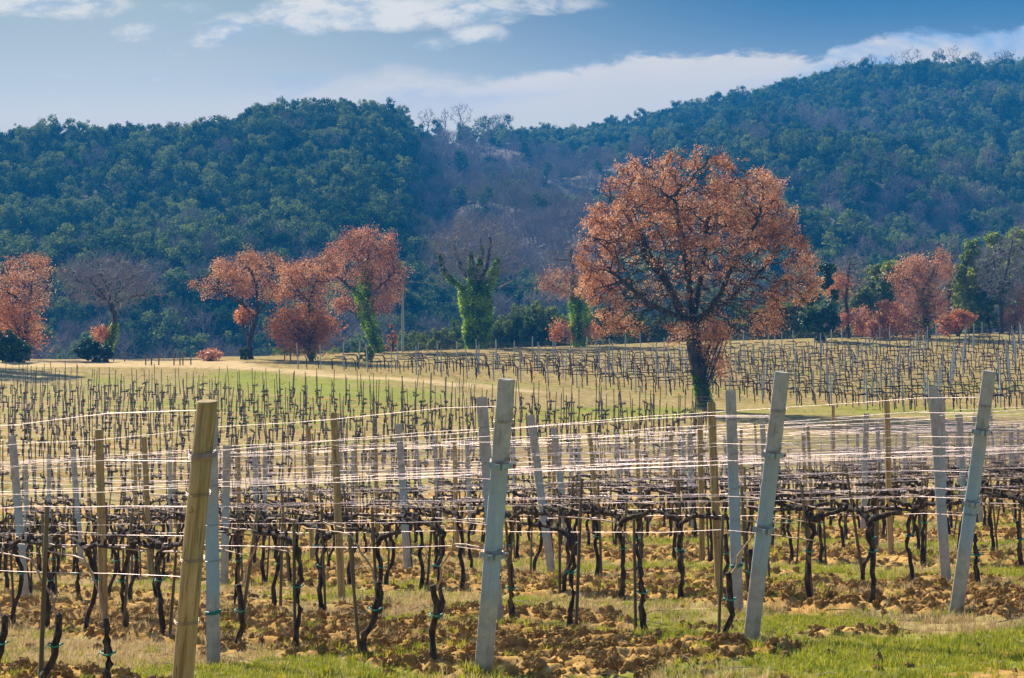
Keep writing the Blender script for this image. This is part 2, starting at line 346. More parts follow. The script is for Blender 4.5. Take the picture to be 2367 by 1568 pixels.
def postwood_mat():
    m, t, out = mat('post_wood'); tc = t.new('ShaderNodeTexCoord').outputs['Object']
    mp = t.new('ShaderNodeMapping'); t.put(mp.inputs[0], tc); mp.inputs['Scale'].default_value = (1, 1, .07)
    c = t.ramp(t.noise(mp.outputs[0], 26, 7, .6, .5), [(.28, (.11, .070, .026)), (.45, (.32, .215, .085)), (.7, (.50, .36, .17))])
    c = t.mix(t.math('MULTIPLY', t.smooth(t.noise(tc, 2.2, 4), .45, .65), .40), c, (.24, .25, .14))
    c = t.mix(t.math('MULTIPLY', t.new('ShaderNodeObjectInfo').outputs['Random'], .5), c, t.mix(1., c, (.55, .62, .60), 'MULTIPLY'))
    c = t.mix(t.math('MULTIPLY', t.smooth(t.noise(mp.outputs[0], 70, 3, .6), .60, .68), .8), c, (.06, .045, .025))
    c = t.mix(t.math('MULTIPLY', t.smooth(t.noise(tc, 12, 2), .70, .74), .6), c, (.08, .05, .03))
    b = t.new('ShaderNodeBsdfPrincipled'); t.put(b.inputs['Base Color'], c); b.inputs['Roughness'].default_value = .8; b.inputs['Specular IOR Level'].default_value = .3
    bn = t.new('ShaderNodeBump'); bn.inputs['Distance'].default_value = .004; t.put(bn.inputs['Height'], t.noise(mp.outputs[0], 60, 6, .7)); t.l.new(bn.outputs[0], b.inputs['Normal'])
    t.l.new(b.outputs[0], out.inputs[0]); return m
M['postwood'] = postwood_mat()
def ground_mat():
    m, t, out = mat('ground'); tc = t.new('ShaderNodeTexCoord').outputs['Object']
    at = lambda n: t.new('ShaderNodeAttribute', attribute_name=n).outputs['Fac']
    soil = t.ramp(t.noise(tc, 5, 8, .7), [(.3, (.24, .128, .040)), (.5, (.44, .262, .086)), (.7, (.62, .42, .17))])
    straw = t.ramp(t.noise(tc, 2.2, 8, .75), [(.3, (.15, .11, .042)), (.5, (.34, .255, .108)), (.7, (.54, .43, .21))])
    green = t.ramp(t.noise(tc, 6, 7, .75), [(.28, (.12, .145, .025)), (.5, (.24, .26, .045)), (.72, (.42, .40, .11))])
    gm = t.smooth(t.math('ADD', at('grass'), t.math('MULTIPLY', t.math('SUBTRACT', t.noise(tc, 3.5, 7, .8), .5), 1.3)), .35, .75)
    c = t.mix(gm, straw, green)
    c = t.mix(t.smooth(t.math('ADD', at('soil'), t.math('MULTIPLY', t.math('SUBTRACT', t.noise(tc, 8, 5, .8), .5), .8)), .35, .65), c, soil)
    road = t.ramp(t.noise(tc, 1.4, 8, .7), [(.3, (.38, .27, .135)), (.5, (.54, .40, .21)), (.7, (.66, .51, .29))])
    c = t.mix(t.smooth(t.math('ADD', at('road'), t.math('MULTIPLY', t.math('SUBTRACT', t.noise(tc, 1.2, 7, .8), .5), .9)), .35, .7), c, road)
    b = t.new('ShaderNodeBsdfDiffuse'); t.put(b.inputs[0], c); b.inputs['Roughness'].default_value = 0.
    bn = t.new('ShaderNodeBump'); bn.inputs['Distance'].default_value = .022; bn.inputs['Strength'].default_value = .8; t.put(bn.inputs['Height'], t.noise(tc, 9, 8, .8)); t.l.new(bn.outputs[0], b.inputs['Normal'])
    t.l.new(b.outputs[0], out.inputs[0]); return m
M['ground'] = ground_mat()
M['hill'] = simple('hill_soil', [(.06, .05, .035), (.11, .085, .06), (.17, .13, .10)], .06, 1., bump=.4, bscale=1.2)
# ------------------------------------------------------------ the ground sheet
uu = np.unique(np.concatenate([np.linspace(-.62, -.36, 20), np.linspace(-.36, .36, 740), np.linspace(.36, .62, 20)]))
dl = np.unique(np.concatenate([np.linspace(.6, 13, 24), 13*np.exp(np.linspace(0, math.log(50/13), 640)), 50*np.exp(np.linspace(0, math.log(268/50), 300))]))
U, D = np.meshgrid(uu, dl); GX = U*D; GY = D
Z = ground_z(GX, GY)
til = tilled(GX, GY)
near = 1-sstep(GY, 60, 80)
Z += .55*til*clod_h(GX, GY)*near + (1-til)*(.035*(fbm(GX*1.3, GY*1.3, 50)-.5)+.018*(fbm(GX*9, GY*9, 51, 3)-.5))*near
Z += (1-near)*(.22*(fbm(GX*.16, GY*.16, 52)-.5)+.08*(fbm(GX*.9, GY*.9, 53, 3)-.5))
IX = CX+FOC*U; IY = CY-FOC*ground_z(GX, GY)/GY
fld = 1-near
# colour masks (what grows where)
gr = .36+.75*(fbm(GX*.35, GY*.35, 60)-.45)*(1-fld)+.30*(fbm(GX*1.6, GY*1.6, 61)-.5)
gr = gr+(1-fld)*.18*sstep(GX/GY, -.05, .12)+.25*(1-fld)*(1-sstep(GY, 15, 19))
def blob(x, y, rx, ry, k=1.): return k*np.exp(-((IX-x)/rx)**2-((IY-y)/ry)**2)*sstep(GY, 85, 100)
gfar = .31+.55*(fbm(GX*.10, GY*.25, 62)-.45)+.3*(fbm(GX*.7, GY*.7, 63)-.5)+blob(690, 893, 170, 24, .42)+blob(900, 918, 150, 18, .48)+blob(560, 868, 60, 10, .3)+blob(1420, 957, 210, 15, .7)+blob(250, 880, 40, 7, .5)+blob(2100, 950, 300, 12, .35)+blob(520, 960, 480, 60, .22)
gr = gr*(1-fld)+gfar*fld
rc = np.interp(IX, [380, 460, 560, 700, 850, 1000, 1150, 1300, 1500, 1700, 1850, 2367], [838, 843, 850, 862, 874, 885, 897, 912, 931, 950, 962, 985])
rw = np.interp(IX, [0, 300, 450, 800, 1500, 2367], [7, 10, 12, 10, 6, 5])
road = np.exp(-np.abs((IY-rc)/rw)**1.4)*sstep(GY, 90, 105)*(.75-.35*sstep(IX, 1000, 1500))*(.6+.8*fbm(GX*.5, GY*.25, 68))+np.exp(-((IY-841)/7.)**2)*sstep(GY, 140, 150)*(1-sstep(IX, 500, 640))*.9
soilm = til*.95+(1-til)*(.10+.55*sstep(fbm(GX*1.1, GY*1.1, 64), .56, .7))*(1-fld)+fld*.10
ldist = (((-28.8-GX)*.60+(137.2-GY)*.80)/2.25) % 1.; ldist = np.minimum(ldist, 1-ldist)*2.25
inL = sstep(GY, 70, 78)*(GX < 12)*(IX < 1650)*(1-sstep(GX*.60+GY*.80, 92.5, 94.5))
rn_ = np.array([29.6, -28.])/17; pr = np.array([.4311, -.9023]); st_ = float(rn_@pr)
rdist = (((GX+15.1)*pr[0]+(GY-153)*pr[1])/st_); inR = sstep(rdist, -.7, -.2)*(GX*RN[0] > -40)*(((GX+15.1)*.9023+(GY-153)*.4311)-(rdist*float(rn_@np.array([.9023, .4311]))) > -1)*sstep(GY, 118, 122)
rdist = np.abs(rdist-np.round(rdist))*st_
line = inL*np.exp(-(ldist/.38)**2)+inR*np.exp(-(rdist/.38)**2)
soilm = soilm+line*(.25+.75*fbm(GX*1.3, GY*1.3, 66)); gr = gr+(inL+inR)*.12*(fbm(GX*.8, GY*.8, 67))
V = np.stack([GX, GY, Z], -1).reshape(-1, 3); nr, nc = U.shape
ii = np.arange(nr-1)[:, None]*nc+np.arange(nc-1)[None]; F = np.stack([ii, ii+1, ii+nc+1, ii+nc], -1).reshape(-1, 4)
me = mk_mesh('ground', V, [(F, 0)], True); me.materials.append(M['ground'])
for nm, a in (('grass', gr), ('soil', soilm), ('road', road)):
    at = me.attributes.new(nm, 'FLOAT', 'POINT'); at.data.foreach_set('value', a.astype(np.float32).ravel())
obj('ground', me, kind='structure')
del V, F, ii
def surf(X, Y):
    X = np.asarray(X, float); Y = np.asarray(Y, float); t = tilled(X, Y); n = 1-sstep(Y, 60, 80)
    return ground_z(X, Y)+t*.55*clod_h(X, Y)*n
# ------------------------------------------------------------ the hills
CRX = [-400, 0, 100, 350, 430, 500, 556, 572, 800, 905, 940, 975, 1010, 1100, 1190, 1230, 1330, 1400, 1500, 1640, 1800, 1900, 2000, 2150, 2250, 2320, 2800]
CRY = [290, 286, 280, 287, 278, 262, 250, 224, 208, 214, 244, 284, 286, 286, 284, 280, 284, 266, 248, 214, 178, 158, 148, 140, 138, 134, 120]
def crest_d(x): return np.interp(x, [-400, 880, 960, 1100, 1300, 2400], [610, 600, 700, 770, 850, 930])
TREEH = 6.4
def hill_z(X, Y):
    x = CX+FOC*X/Y; dc = crest_d(x); zc = (CY-np.interp(x, CRX, CRY))/FOC*dc-TREEH
    foot = np.interp(x, [-400, 900, 1500, 2400], [285, 285, 285, 270]); zf = np.interp(x, [-400, 900, 1500, 2100, 2600], [-12.5, -12.5, -9.5, -6, -4])
    s = (Y-foot)/(dc-foot); sc = np.clip(s, 0, 1)
    z = zf+(zc-zf)*(.75*sc+.25*sc*sc*(3-2*sc))
    g = fbm(X*.018+Y*.010, Y*.012-X*.006, 80, 4)-.5
    z = z+g*34*np.clip(sc*4, 0, 1)*np.clip((1-sc)*3.5, 0, 1)*np.interp(dc, [600, 900], [.75, 1])
    z = z-np.clip(s-1, 0, 1)*60*(Y/600)
    return z
hu = np.linspace(-.42, .42, 230); hd = 262*np.exp(np.linspace(0, math.log(1350/262), 230))
U, D = np.meshgrid(hu, hd); HX = U*D
HZ = hill_z(HX, D)-.3; b0 = 1-sstep(D, 262, 285); HZ = HZ*(1-b0)+(ground_z(HX, D)-.4)*b0
ii = np.arange(229)[:, None]*230+np.arange(229)[None]
me = mk_mesh('hill', np.stack([HX, D, HZ], -1).reshape(-1, 3), [(np.stack([ii, ii+1, ii+231, ii+230], -1).reshape(-1, 4), 0)], True); me.materials.append(M['hill'])
obj('hill', me, kind='structure')

# ------------------------------------------------------------ scattering (for what nobody could count)
def scatter(name, protos, P, rot, scl, idx, **props):
    coll = bpy.data.collections.new(name+'_kinds')
    for i, me in enumerate(protos):
        coll.objects.link(bpy.data.objects.new('%s_kind_%02d' % (name, i), me))
    P = np.asarray(P, np.float32); n = len(P); me = bpy.data.meshes.new(name); me.vertices.add(n); me.vertices.foreach_set('co', P.ravel())
    a = me.attributes.new('rot', 'FLOAT_VECTOR', 'POINT'); a.data.foreach_set('vector', np.asarray(rot, np.float32).ravel())
    a = me.attributes.new('scl', 'FLOAT_VECTOR', 'POINT'); s3 = np.asarray(scl, np.float32); s3 = np.repeat(s3[:, None], 3, 1) if s3.ndim == 1 else s3
    a.data.foreach_set('vector', s3.ravel())
    a = me.attributes.new('idx', 'INT', 'POINT'); a.data.foreach_set('value', np.asarray(idx, np.int32))
    g = bpy.data.node_groups.new(name, 'GeometryNodeTree')
    g.interface.new_socket('Geometry', in_out='INPUT', socket_type='NodeSocketGeometry'); g.interface.new_socket('Geometry', in_out='OUTPUT', socket_type='NodeSocketGeometry')
    gi = g.nodes.new('NodeGroupInput'); go = g.nodes.new('NodeGroupOutput')
    ip = g.nodes.new('GeometryNodeInstanceOnPoints'); ci = g.nodes.new('GeometryNodeCollectionInfo')
    ci.inputs[0].default_value = coll; ci.inputs[1].default_value = True; ci.inputs[2].default_value = True
    def na(nm, dt):
        q = g.nodes.new('GeometryNodeInputNamedAttribute'); q.data_type = dt; q.inputs[0].default_value = nm; return q.outputs[0]
    er = g.nodes.new('FunctionNodeEulerToRotation')
    g.links.new(gi.outputs[0], ip.inputs['Points']); g.links.new(ci.outputs[0], ip.inputs['Instance']); ip.inputs['Pick Instance'].default_value = True
    g.links.new(na('idx', 'INT'), ip.inputs['Instance Index']); g.links.new(na('rot', 'FLOAT_VECTOR'), er.inputs[0])
    g.links.new(er.outputs[0], ip.inputs['Rotation']); g.links.new(na('scl', 'FLOAT_VECTOR'), ip.inputs['Scale'])
    g.links.new(ip.outputs[0], go.inputs[0])
    o = obj(name, me, **props); md = o.modifiers.new('scatter', 'NODES'); md.node_group = g; return o
def sample_fan(n, d0, d1, umax=.37):
    """n random ground points, even by area, in the part of the fan between two distances"""
    n = int(n*1.35); d = np.sqrt(rng.random(n)*(d1*d1-d0*d0)+d0*d0); u = (rng.random(n)*2-1)*umax; return u*d, d
# grass
def tuft(mk, n, h, spread, wd, seed):
    r = np.random.default_rng(seed); mb = MB()
    for _ in range(n):
        a = r.random()*2*pi; p = np.array([cos(a), sin(a), 0])*spread*r.random(); l = h*(.5+.7*r.random()); lean = np.array([cos(a), sin(a), 0])*l*(.2+.7*r.random())
        t = np.array([-sin(a), cos(a), 0])*wd*.5; mid = p+lean*.4+np.array([0, 0, l*.6]); tip = p+lean+np.array([0, 0, l*(.75+.25*r.random())])
        mb.add([p-t, p+t, mid+t*.7, mid-t*.7, tip], [(0, 1, 2, 3)], [(3, 2, 4)])
    return mb.mesh('tuft', [mk])
gp = [tuft(M['grass'], 14, .075, .05, .006, s) for s in range(5)]+[tuft(M['dry'], 13, .095, .05, .005, s+9) for s in range(4)]
XX = []; YY = []; SC = []
for n, a, b, sc in ((56000, 13.5, 24, 1.), (42000, 24, 40, 1.3), (22000, 40, 64, 1.9)):
    x, y = sample_fan(n, a, b); XX.append(x); YY.append(y); SC.append(np.full(len(x), sc))
X = np.concatenate(XX); Y = np.concatenate(YY); SC = np.concatenate(SC)
t = tilled(X, Y); gn = fbm(X*.8, Y*.8, 70); g2 = fbm(X*2.6, Y*2.6, 71)
keep = (rng.random(len(X)) < np.clip((g2*2.0+gn*.7-.98)*1.9, .04, 1))*(t < .25)+(t >= .25)*(g2 > .57)*(rng.random(len(X)) < .45)
X, Y, SC, gn, g2 = [q[keep > 0] for q in (X, Y, SC, gn, g2)]
lush = gn+.5*(g2-.5)+.10*sstep(X/Y, -.1, .15)+.10*(1-sstep(Y, 15, 20))+rng.normal(size=len(X))*.07
idx = np.where(lush > .55, rng.integers(0, 5, len(X)), rng.integers(5, 9, len(X)))
for (bx_, by_) in ((bear(413, 13.7), 13.7), (bear(1117, 15.35), 15.35), (bear(1735, 17.2), 17.2), (bear(2209, 19.1), 19.1), (bear(494, 19.2), 19.2), (bear(1706, 24), 24.), (bear(1152, 20.3), 20.3), (bear(2189, 25.), 25.)):
    m_ = 55; a_ = rng.random(m_)*6.3; r_ = .06+.22*rng.random(m_)**1.5; X = np.r_[X, bx_+r_*np.cos(a_)]; Y = np.r_[Y, by_+r_*np.sin(a_)]; SC = np.r_[SC, np.full(m_, 1.3)]; idx = np.r_[idx, rng.integers(0, 9, m_)]
n = len(X); rot = np.stack([rng.normal(size=n)*.15, rng.normal(size=n)*.15, rng.random(n)*2*pi], 1)
scatter('grass', gp, np.stack([X, Y, surf(X, Y)-.005], 1), rot, SC*(.40+.70*rng.random(n)**1.8), idx, kind='stuff')
# far field tufts
x, y = sample_fan(26000, 78, 190); gf = fbm(x*.5, y*.5, 73)
k = (rng.random(len(x)) < gf); x, y = x[k], y[k]; n = len(x); ix = CX+FOC*x/y; iy = CY-FOC*ground_z(x, y)/y
rcc = np.interp(ix, [380, 460, 560, 700, 850, 1000, 1150, 1300, 1500, 1700, 1850, 2367], [838, 843, 850, 862, 874, 885, 897, 912, 931, 950, 962, 985])
k = (np.abs(iy-rcc) > 7)*((iy > 850)+(ix > 620)); x, y = x[k], y[k]; n = len(x)
gb = np.exp(-((ix[k]-720)/200)**2-((iy[k]-895)/24)**2)+np.exp(-((ix[k]-1420)/190)**2-((iy[k]-955)/14)**2)
scatter('field_grass', gp, np.stack([x, y, ground_z(x, y)-.02], 1), np.stack([np.zeros(n), np.zeros(n), rng.random(n)*6.3], 1), 1.1+1.5*rng.random(n)**2, np.where(rng.random(n) < .2+gb, rng.integers(0, 5, n), rng.integers(5, 9, n)), kind='stuff')
# clods
def rock(seed, mk):
    import bmesh
    r = random.Random(seed); bm = bmesh.new(); bmesh.ops.create_icosphere(bm, subdivisions=3, radius=1)
    o = Vector((r.random()*40, r.random()*40, r.random()*40))
    from mathutils import noise as mn
    for v in bm.verts:
        f = 1+.60*mn.noise(v.co*1.3+o)+.45*mn.noise(v.co*2.8+o)+.28*mn.noise(v.co*6.5+o); v.co = v.co*f; v.co.z *= .72
    me = bpy.data.meshes.new('clod'); bm.to_mesh(me); bm.free(); me.materials.append(mk); return me
cp = [rock(s, M['clod']) for s in range(8)]
XX = []; YY = []; SC = []
for n, a, b, lo in ((48000, 13.5, 24, .007), (42000, 24, 42, .012), (12000, 42, 64, .03)):
    x, y = sample_fan(n, a, b); XX.append(x); YY.append(y); SC.append(lo+.048*rng.random(len(x))**5)
X = np.concatenate(XX); Y = np.concatenate(YY); SC = np.concatenate(SC); t = tilled(X, Y)
k = rng.random(len(X)) < np.maximum(t*(.35+.9*fbm(X*3, Y*3, 77)), .018); X, Y, SC = X[k], Y[k], SC[k]; n = len(X)
scatter('soil_clods', cp, np.stack([X, Y, surf(X, Y)+SC*.2], 1), rng.random((n, 3))*6.3, SC, rng.integers(0, 8, n), kind='stuff')
# prunings left lying
def stick(seed):
    r = np.random.default_rng(seed); m = 6; P = np.zeros((m, 3)); P[:, 0] = np.linspace(-.5, .5, m); P[:, 1:] = np.cumsum(r.normal(size=(m, 2))*[.045, .02], 0); P[:, 2] = np.abs(P[:, 2])
    mb = MB(); mb.tube(P, np.linspace(.011, .005, m), 4)
    if r.random() < .6: mb.tube([P[3], P[3]+[.12, .15*r.normal(), .06]], [.006, .003], 4)
    return mb.mesh('stick', [M['twig']])
x, y = sample_fan(9000, 13.5, 50); k = rng.random(len(x)) < np.clip((fbm(x*.9, y*.9, 79)-.40)*3, .08, 1)*np.where(y > 26, .8, .45); x, y = x[k], y[k]; n = len(x)
rt = np.stack([rng.normal(size=n)*.08, rng.normal(size=n)*.12, rng.random(n)*6.3], 1)
scatter('pruned_twigs', [stick(s) for s in range(8)], np.stack([x, y, surf(x, y)+.02], 1), rt, .12+.38*rng.random(n)**2, rng.integers(0, 8, n), kind='stuff')

# ------------------------------------------------------------ trees
def ell_points(lobes, n, r, shell=.5):
    """points in a union of ellipsoids (cx, cy, cz, rx, ry, rz, weight)"""
    L = np.array(lobes, float); wgt = L[:, 6]*(L[:, 3]*L[:, 4]*L[:, 5])**.67; wgt /= wgt.sum()
    k = r.choice(len(L), n, p=wgt); v = r.normal(size=(n, 3)); v /= np.linalg.norm(v, axis=1)[:, None]
    rad = r.random(n)**(1/3); sh = r.random(n) < shell; rad[sh] = .8+.2*rad[sh]
    rad = rad*(1+.0*rad); bump = 1+.10*np.sin(v[:, 0]*5+k)+.10*np.sin(v[:, 2]*6+2*k)
    return L[k, :3]+v*(rad*bump)[:, None]*L[k, 3:6]
def colonize(att, starts, step, kill, r, infl=1e9, iters=90, maxn=9000, jit=.25):
    """branches grow toward the points of the crown; starts: list of polylines, each beginning on a node of an earlier one"""
    nodes = []; par = []
    for P in starts:
        P = np.asarray(P, float)
        if nodes:
            dd = np.linalg.norm(np.array(nodes)-P[0], axis=1); cur = int(dd.argmin())
        else: nodes.append(P[0]); par.append(-1); cur = 0
        for a, b in zip(P[:-1], P[1:]):
            m = max(1, int(round(np.linalg.norm(b-a)/step)))
            for q in range(1, m+1): nodes.append(a+(b-a)*q/m+r.normal(size=3)*step*.08); par.append(cur); cur = len(nodes)-1
    n0 = len(nodes); N = np.zeros((maxn+2000, 3)); N[:n0] = nodes; cnt = n0
    free = np.array([i for i in range(n0) if np.linalg.norm(N[i]-N[0]) > 2.*step])
    near = np.zeros(len(att), int); nd = np.full(len(att), 1e9)
    for c in range(0, len(att), 512):
        d = np.linalg.norm(att[c:c+512, None]-N[free][None], axis=2); near[c:c+512] = free[d.argmin(1)]; nd[c:c+512] = d.min(1)
    alive = nd > kill; kids = {}
    for it in range(iters):
        ids = np.where(alive & (nd < infl))[0]
        if not len(ids) or cnt > maxn: break
        un, inv = np.unique(near[ids], return_inverse=True)
        vec = att[ids]-N[near[ids]]; vec /= np.linalg.norm(vec, axis=1)[:, None]+1e-9
        s = np.zeros((len(un), 3)); np.add.at(s, inv, vec)
        s += r.normal(size=s.shape)*jit*np.linalg.norm(s, axis=1)[:, None]
        s /= np.linalg.norm(s, axis=1)[:, None]+1e-9
        new = []
        for u_, dv in zip(un, s):
            p = N[u_]+dv*step
            if any(np.dot(dv, o) > .93 for o in kids.get(u_, ())): continue
            kids.setdefault(u_, []).append(dv); new.append(p); par.append(int(u_))
        if not new: break
        new = np.array(new)[:maxn+1500-cnt]; par = par[:cnt+len(new)]; N[cnt:cnt+len(new)] = new; ni = np.arange(cnt, cnt+len(new)); cnt += len(new)
        al = np.where(alive)[0]
        for c in range(0, len(al), 1024):
            a = al[c:c+1024]; d = np.linalg.norm(att[a][:, None]-new[None], axis=2); j = d.argmin(1); m = d[np.arange(len(a)), j]
            b = m < nd[a]; nd[a[b]] = m[b]; near[a[b]] = ni[j[b]]
        alive &= nd > kill
    return N[:cnt].copy(), np.array(par[:cnt])
def skeleton_mesh(N, par, rtip, rbase, mb, twigs=0, twl=.5, r=None, m=0, trunk=None, updroop=.25, m2=0):
    n = len(N); tips = np.zeros(n); child = np.zeros(n, int); np.add.at(child, par[1:], 1); tips[child == 0] = 1
    depth = np.zeros(n, int)
    for i in range(n-1, 0, -1): tips[par[i]] += tips[i]; depth[par[i]] = max(depth[par[i]], depth[i]+1)
    e = math.log(max(tips[0], 2))/math.log(rbase/rtip); R = rtip*tips**(1/e)
    if trunk is not None:
        for i in range(min(trunk, n)): R[i] = max(R[i], rbase*(1-.35*i/trunk)); 
        R[0] *= 1.5; R[1] *= 1.15
    a = par[1:]; A = N[a]; B = N[1:]; ra = np.minimum(R[a], R[1:]*1.45); rb = R[1:]
    if trunk is not None: ra[:trunk] = R[a[:trunk]]
    th = rb > rbase*.16
    mb.segs(A[th], B[th], ra[th], rb[th], 8, m); mb.segs(A[~th], B[~th], ra[~th], rb[~th], 3, m2)
    tp = []
    if twigs:
        c = np.where(depth[1:] <= 2)[0]+1; c = np.repeat(c, twigs); d = N[c]-N[par[c]]; d /= np.linalg.norm(d, axis=1)[:, None]+1e-9
        v = d+r.normal(size=d.shape)*.55; v[:, 2] += updroop; v /= np.linalg.norm(v, axis=1)[:, None]
        L = twl*(.5+.8*r.random(len(c)))[:, None]; s0 = N[par[c]]+(N[c]-N[par[c]])*r.random(len(c))[:, None]; m1 = s0+v*L*.5; v2 = v+r.normal(size=v.shape)*.25; e1 = m1+v2*L*.5
        rr = np.full(len(c), rtip); mb.segs(s0, m1, rr*.85, rr*.65, 3, m2); mb.segs(m1, e1, rr*.65, rr*.4, 3, m2); tp = np.concatenate([m1, e1])
    return depth, tp
class Frame:
    """place things of a tree by their spot in the frame at a known distance"""
    def __init__(s, x, y, d0, d1):
        s.o = find_ground(x, y, d0, d1); s.d = s.o.y; s.x = x; s.k = s.d/FOC; s.y0 = CY-FOC*s.o.z/s.d
    def p(s, x, y, dy=0.): return ((x-s.x)*s.k, dy, (s.y0-y)*s.k)
    def lobe(s, x, y, rx, ry, dy=0., w=1., deep=None): return (*s.p(x, y, dy), rx*s.k, (deep or rx*.85)*s.k, ry*s.k, w)
def ivy_on(mb, P, R, n, size, r, m=0, ragged=.5):
    """ivy leaves round a stem: P polyline, R outer radius of the leaf coat along it"""
    P = np.asarray(P, float); R = np.asarray(R, float); L = np.r_[0, np.cumsum(np.linalg.norm(np.diff(P, axis=0), axis=1))]
    t = r.random(n)*L[-1]; C = np.stack([np.interp(t, L, P[:, i]) for i in range(3)], 1); rr = np.interp(t, L, R)
    a = r.random(n)*2*pi; lump = 1+ragged*(fbm(a*1.3+3, t*1.6/max(R.max(), .2), int(r.integers(99)))-.45)*1.6
    q = (.55+.5*r.random(n)**.5)*rr*lump; o = np.stack([np.cos(a), np.sin(a), r.normal(size=n)*.15], 1)
    mb.leaves(C+o*q[:, None], size*(.6+.8*r.random(n)), m, N=o*.6+np.array([0, 0, .5]), aspect=.85, r=r)
def tree(name, label, cat, F, trunkP, rbase, lobes=(), limbs=(), natt=700, step=.4, kill=.55, rtip=.02, leaf=None, nleaf=0, lsize=.14, lspread=.35, leaflobes=None,
         twigs=2, twl=.6, inner=None, bark='bark', ivy=None, ivysize=.13, group=None, seed=1, shell=.5, keep=1., crown_name='crown', updroop=.25, extra=None, maxn=6000, jit=.25):
    r = np.random.default_rng(seed); o = thing(name, label, cat, F.o, 0, group)
    starts = [[F.p(*q) for q in trunkP]]+[[F.p(*q) for q in l] for l in limbs]
    starts[0][0] = tuple(np.array(starts[0][0])-[0, 0, .25])
    att = ell_points([F.lobe(*l) for l in lobes], natt, r, shell)
    N, par = colonize(att, starts, step, kill, r, maxn=maxn, jit=jit)
    mb = MB(); ntr = int(sum(np.linalg.norm(np.diff(np.array(starts[0]), axis=0), axis=1))/step)
    depth, tp = skeleton_mesh(N, par, rtip, rbase, mb, twigs, twl, r, trunk=max(ntr, 2), updroop=updroop, m2=1)
    obj('trunk', mb.mesh('trunk', [M['bark'], M[bark]]), o)
    if leaf:
        c = np.where(depth <= 1)[0]; P = np.concatenate([N[c], tp]) if len(tp) else N[c]
        if keep < 1:
            f = fbm(P[:, 0]*1.5+seed, P[:, 2]*1.5+P[:, 1]*.7, seed, 2); P = P[f < np.quantile(f, keep)]
        if inner is not None:        # few leaves deep inside the crown
            l = np.array(F.lobe(*inner[:5])); e = (((P-l[:3])/l[3:6])**2).sum(1); P = P[(e > 1) | (r.random(len(P)) < inner[5])]
        if leaflobes is not None:
            LL = np.array([F.lobe(*l) for l in leaflobes]); ok = np.zeros(len(P), bool)
            for l in LL: ok |= (((P-l[:3])/l[3:6])**2).sum(1) < 1
            P = P[ok]
        q = P[r.integers(0, len(P), nleaf)]+r.normal(size=(nleaf, 3))*lspread*np.array([1, 1, .8])
        lb = MB(); lb.leaves(q, lsize*(.55+.9*r.random(nleaf)), 0, aspect=.62, r=r); obj(crown_name, lb.mesh(crown_name, [M[leaf]]), o)
    if extra:                       # low leafy growth round the stem
        for (lb_, mt, nl, ls, nm) in extra:
            lobs = [F.lobe(*l) for l in lb_]; q = ell_points(lobs, nl, r, .35); b = MB()
            hub = ell_points(lobs, max(nl//55, 12), r, .5); q = hub[r.integers(0, len(hub), nl)]+r.normal(size=(nl, 3))*np.mean([l[3] for l in lobs])*.30
            b.leaves(q, ls*(.55+.9*r.random(nl)), 0, aspect=.62, r=r)
            root = np.array(starts[0][min(1, len(starts[0])-1)]); b2 = MB()
            for h in hub[::2]:
                m_ = (root+h)/2+r.normal(size=3)*.2; b.segs([root*np.array([1, 1, .6]), m_], [m_, h], [rtip*1.6]*2, [rtip*1.1]*2, 3, 1)
            obj(nm, b.mesh(nm, [M[mt], M[bark]]), o)
    if ivy:
        b = MB()
        for (P, R, n_) in ivy: ivy_on(b, [F.p(*q) for q in P], [x*F.k for x in R], n_, ivysize, r)
        obj('ivy', b.mesh('ivy', [M['ivy']]), o)
    return o
def leafy_crown(mb, lobes, n, size, r, m=0, hubs=40, spread=.33, up=.4, rn=.8):
    """foliage massed in uneven clumps over ellipsoids, denser outside, gaps between clumps"""
    L = np.array(lobes, float); hub = ell_points(lobes, hubs, r, .75); hs = (.55+.8*r.random(hubs))*spread*np.cbrt((L[:, 3]*L[:, 4]*L[:, 5]).mean())
    k = r.choice(hubs, n, p=hs**2/(hs**2).sum()); v = r.normal(size=(n, 3)); v /= np.linalg.norm(v, axis=1)[:, None]; v[:, 2] = v[:, 2]*.8+.12
    q = hub[k]+v*(hs[k]*(.55+.45*r.random(n)))[:, None]
    mb.leaves(q, size*(.55+.9*r.random(n)), m, N=v*.9+np.array([0, 0, up]), aspect=.75, r=r, rn=rn); return hub
def shrub(name, label, cat, F, lobes, leaf, n, size, group=None, seed=1, hubs=40, stems=6, spread=.33):
    r = np.random.default_rng(seed); o = thing(name, label, cat, F.o, 0, group); b = MB(); hub = leafy_crown(b, [F.lobe(*l) for l in lobes], n, size, r, hubs=hubs, spread=spread)
    hub[:, 2] = np.maximum(hub[:, 2], .1)
    obj('foliage', b.mesh('foliage', [M[leaf]]), o); t = MB()
    for i in range(stems):
        h = hub[r.integers(len(hub))]; m_ = np.array([h[0]*.4, h[1]*.4, h[2]*.55]); t.tube([(0, 0, -.2), m_, h], [.06, .04, .02], 4)
    obj('stem', t.mesh('stem', [M['bark']]), o); return o
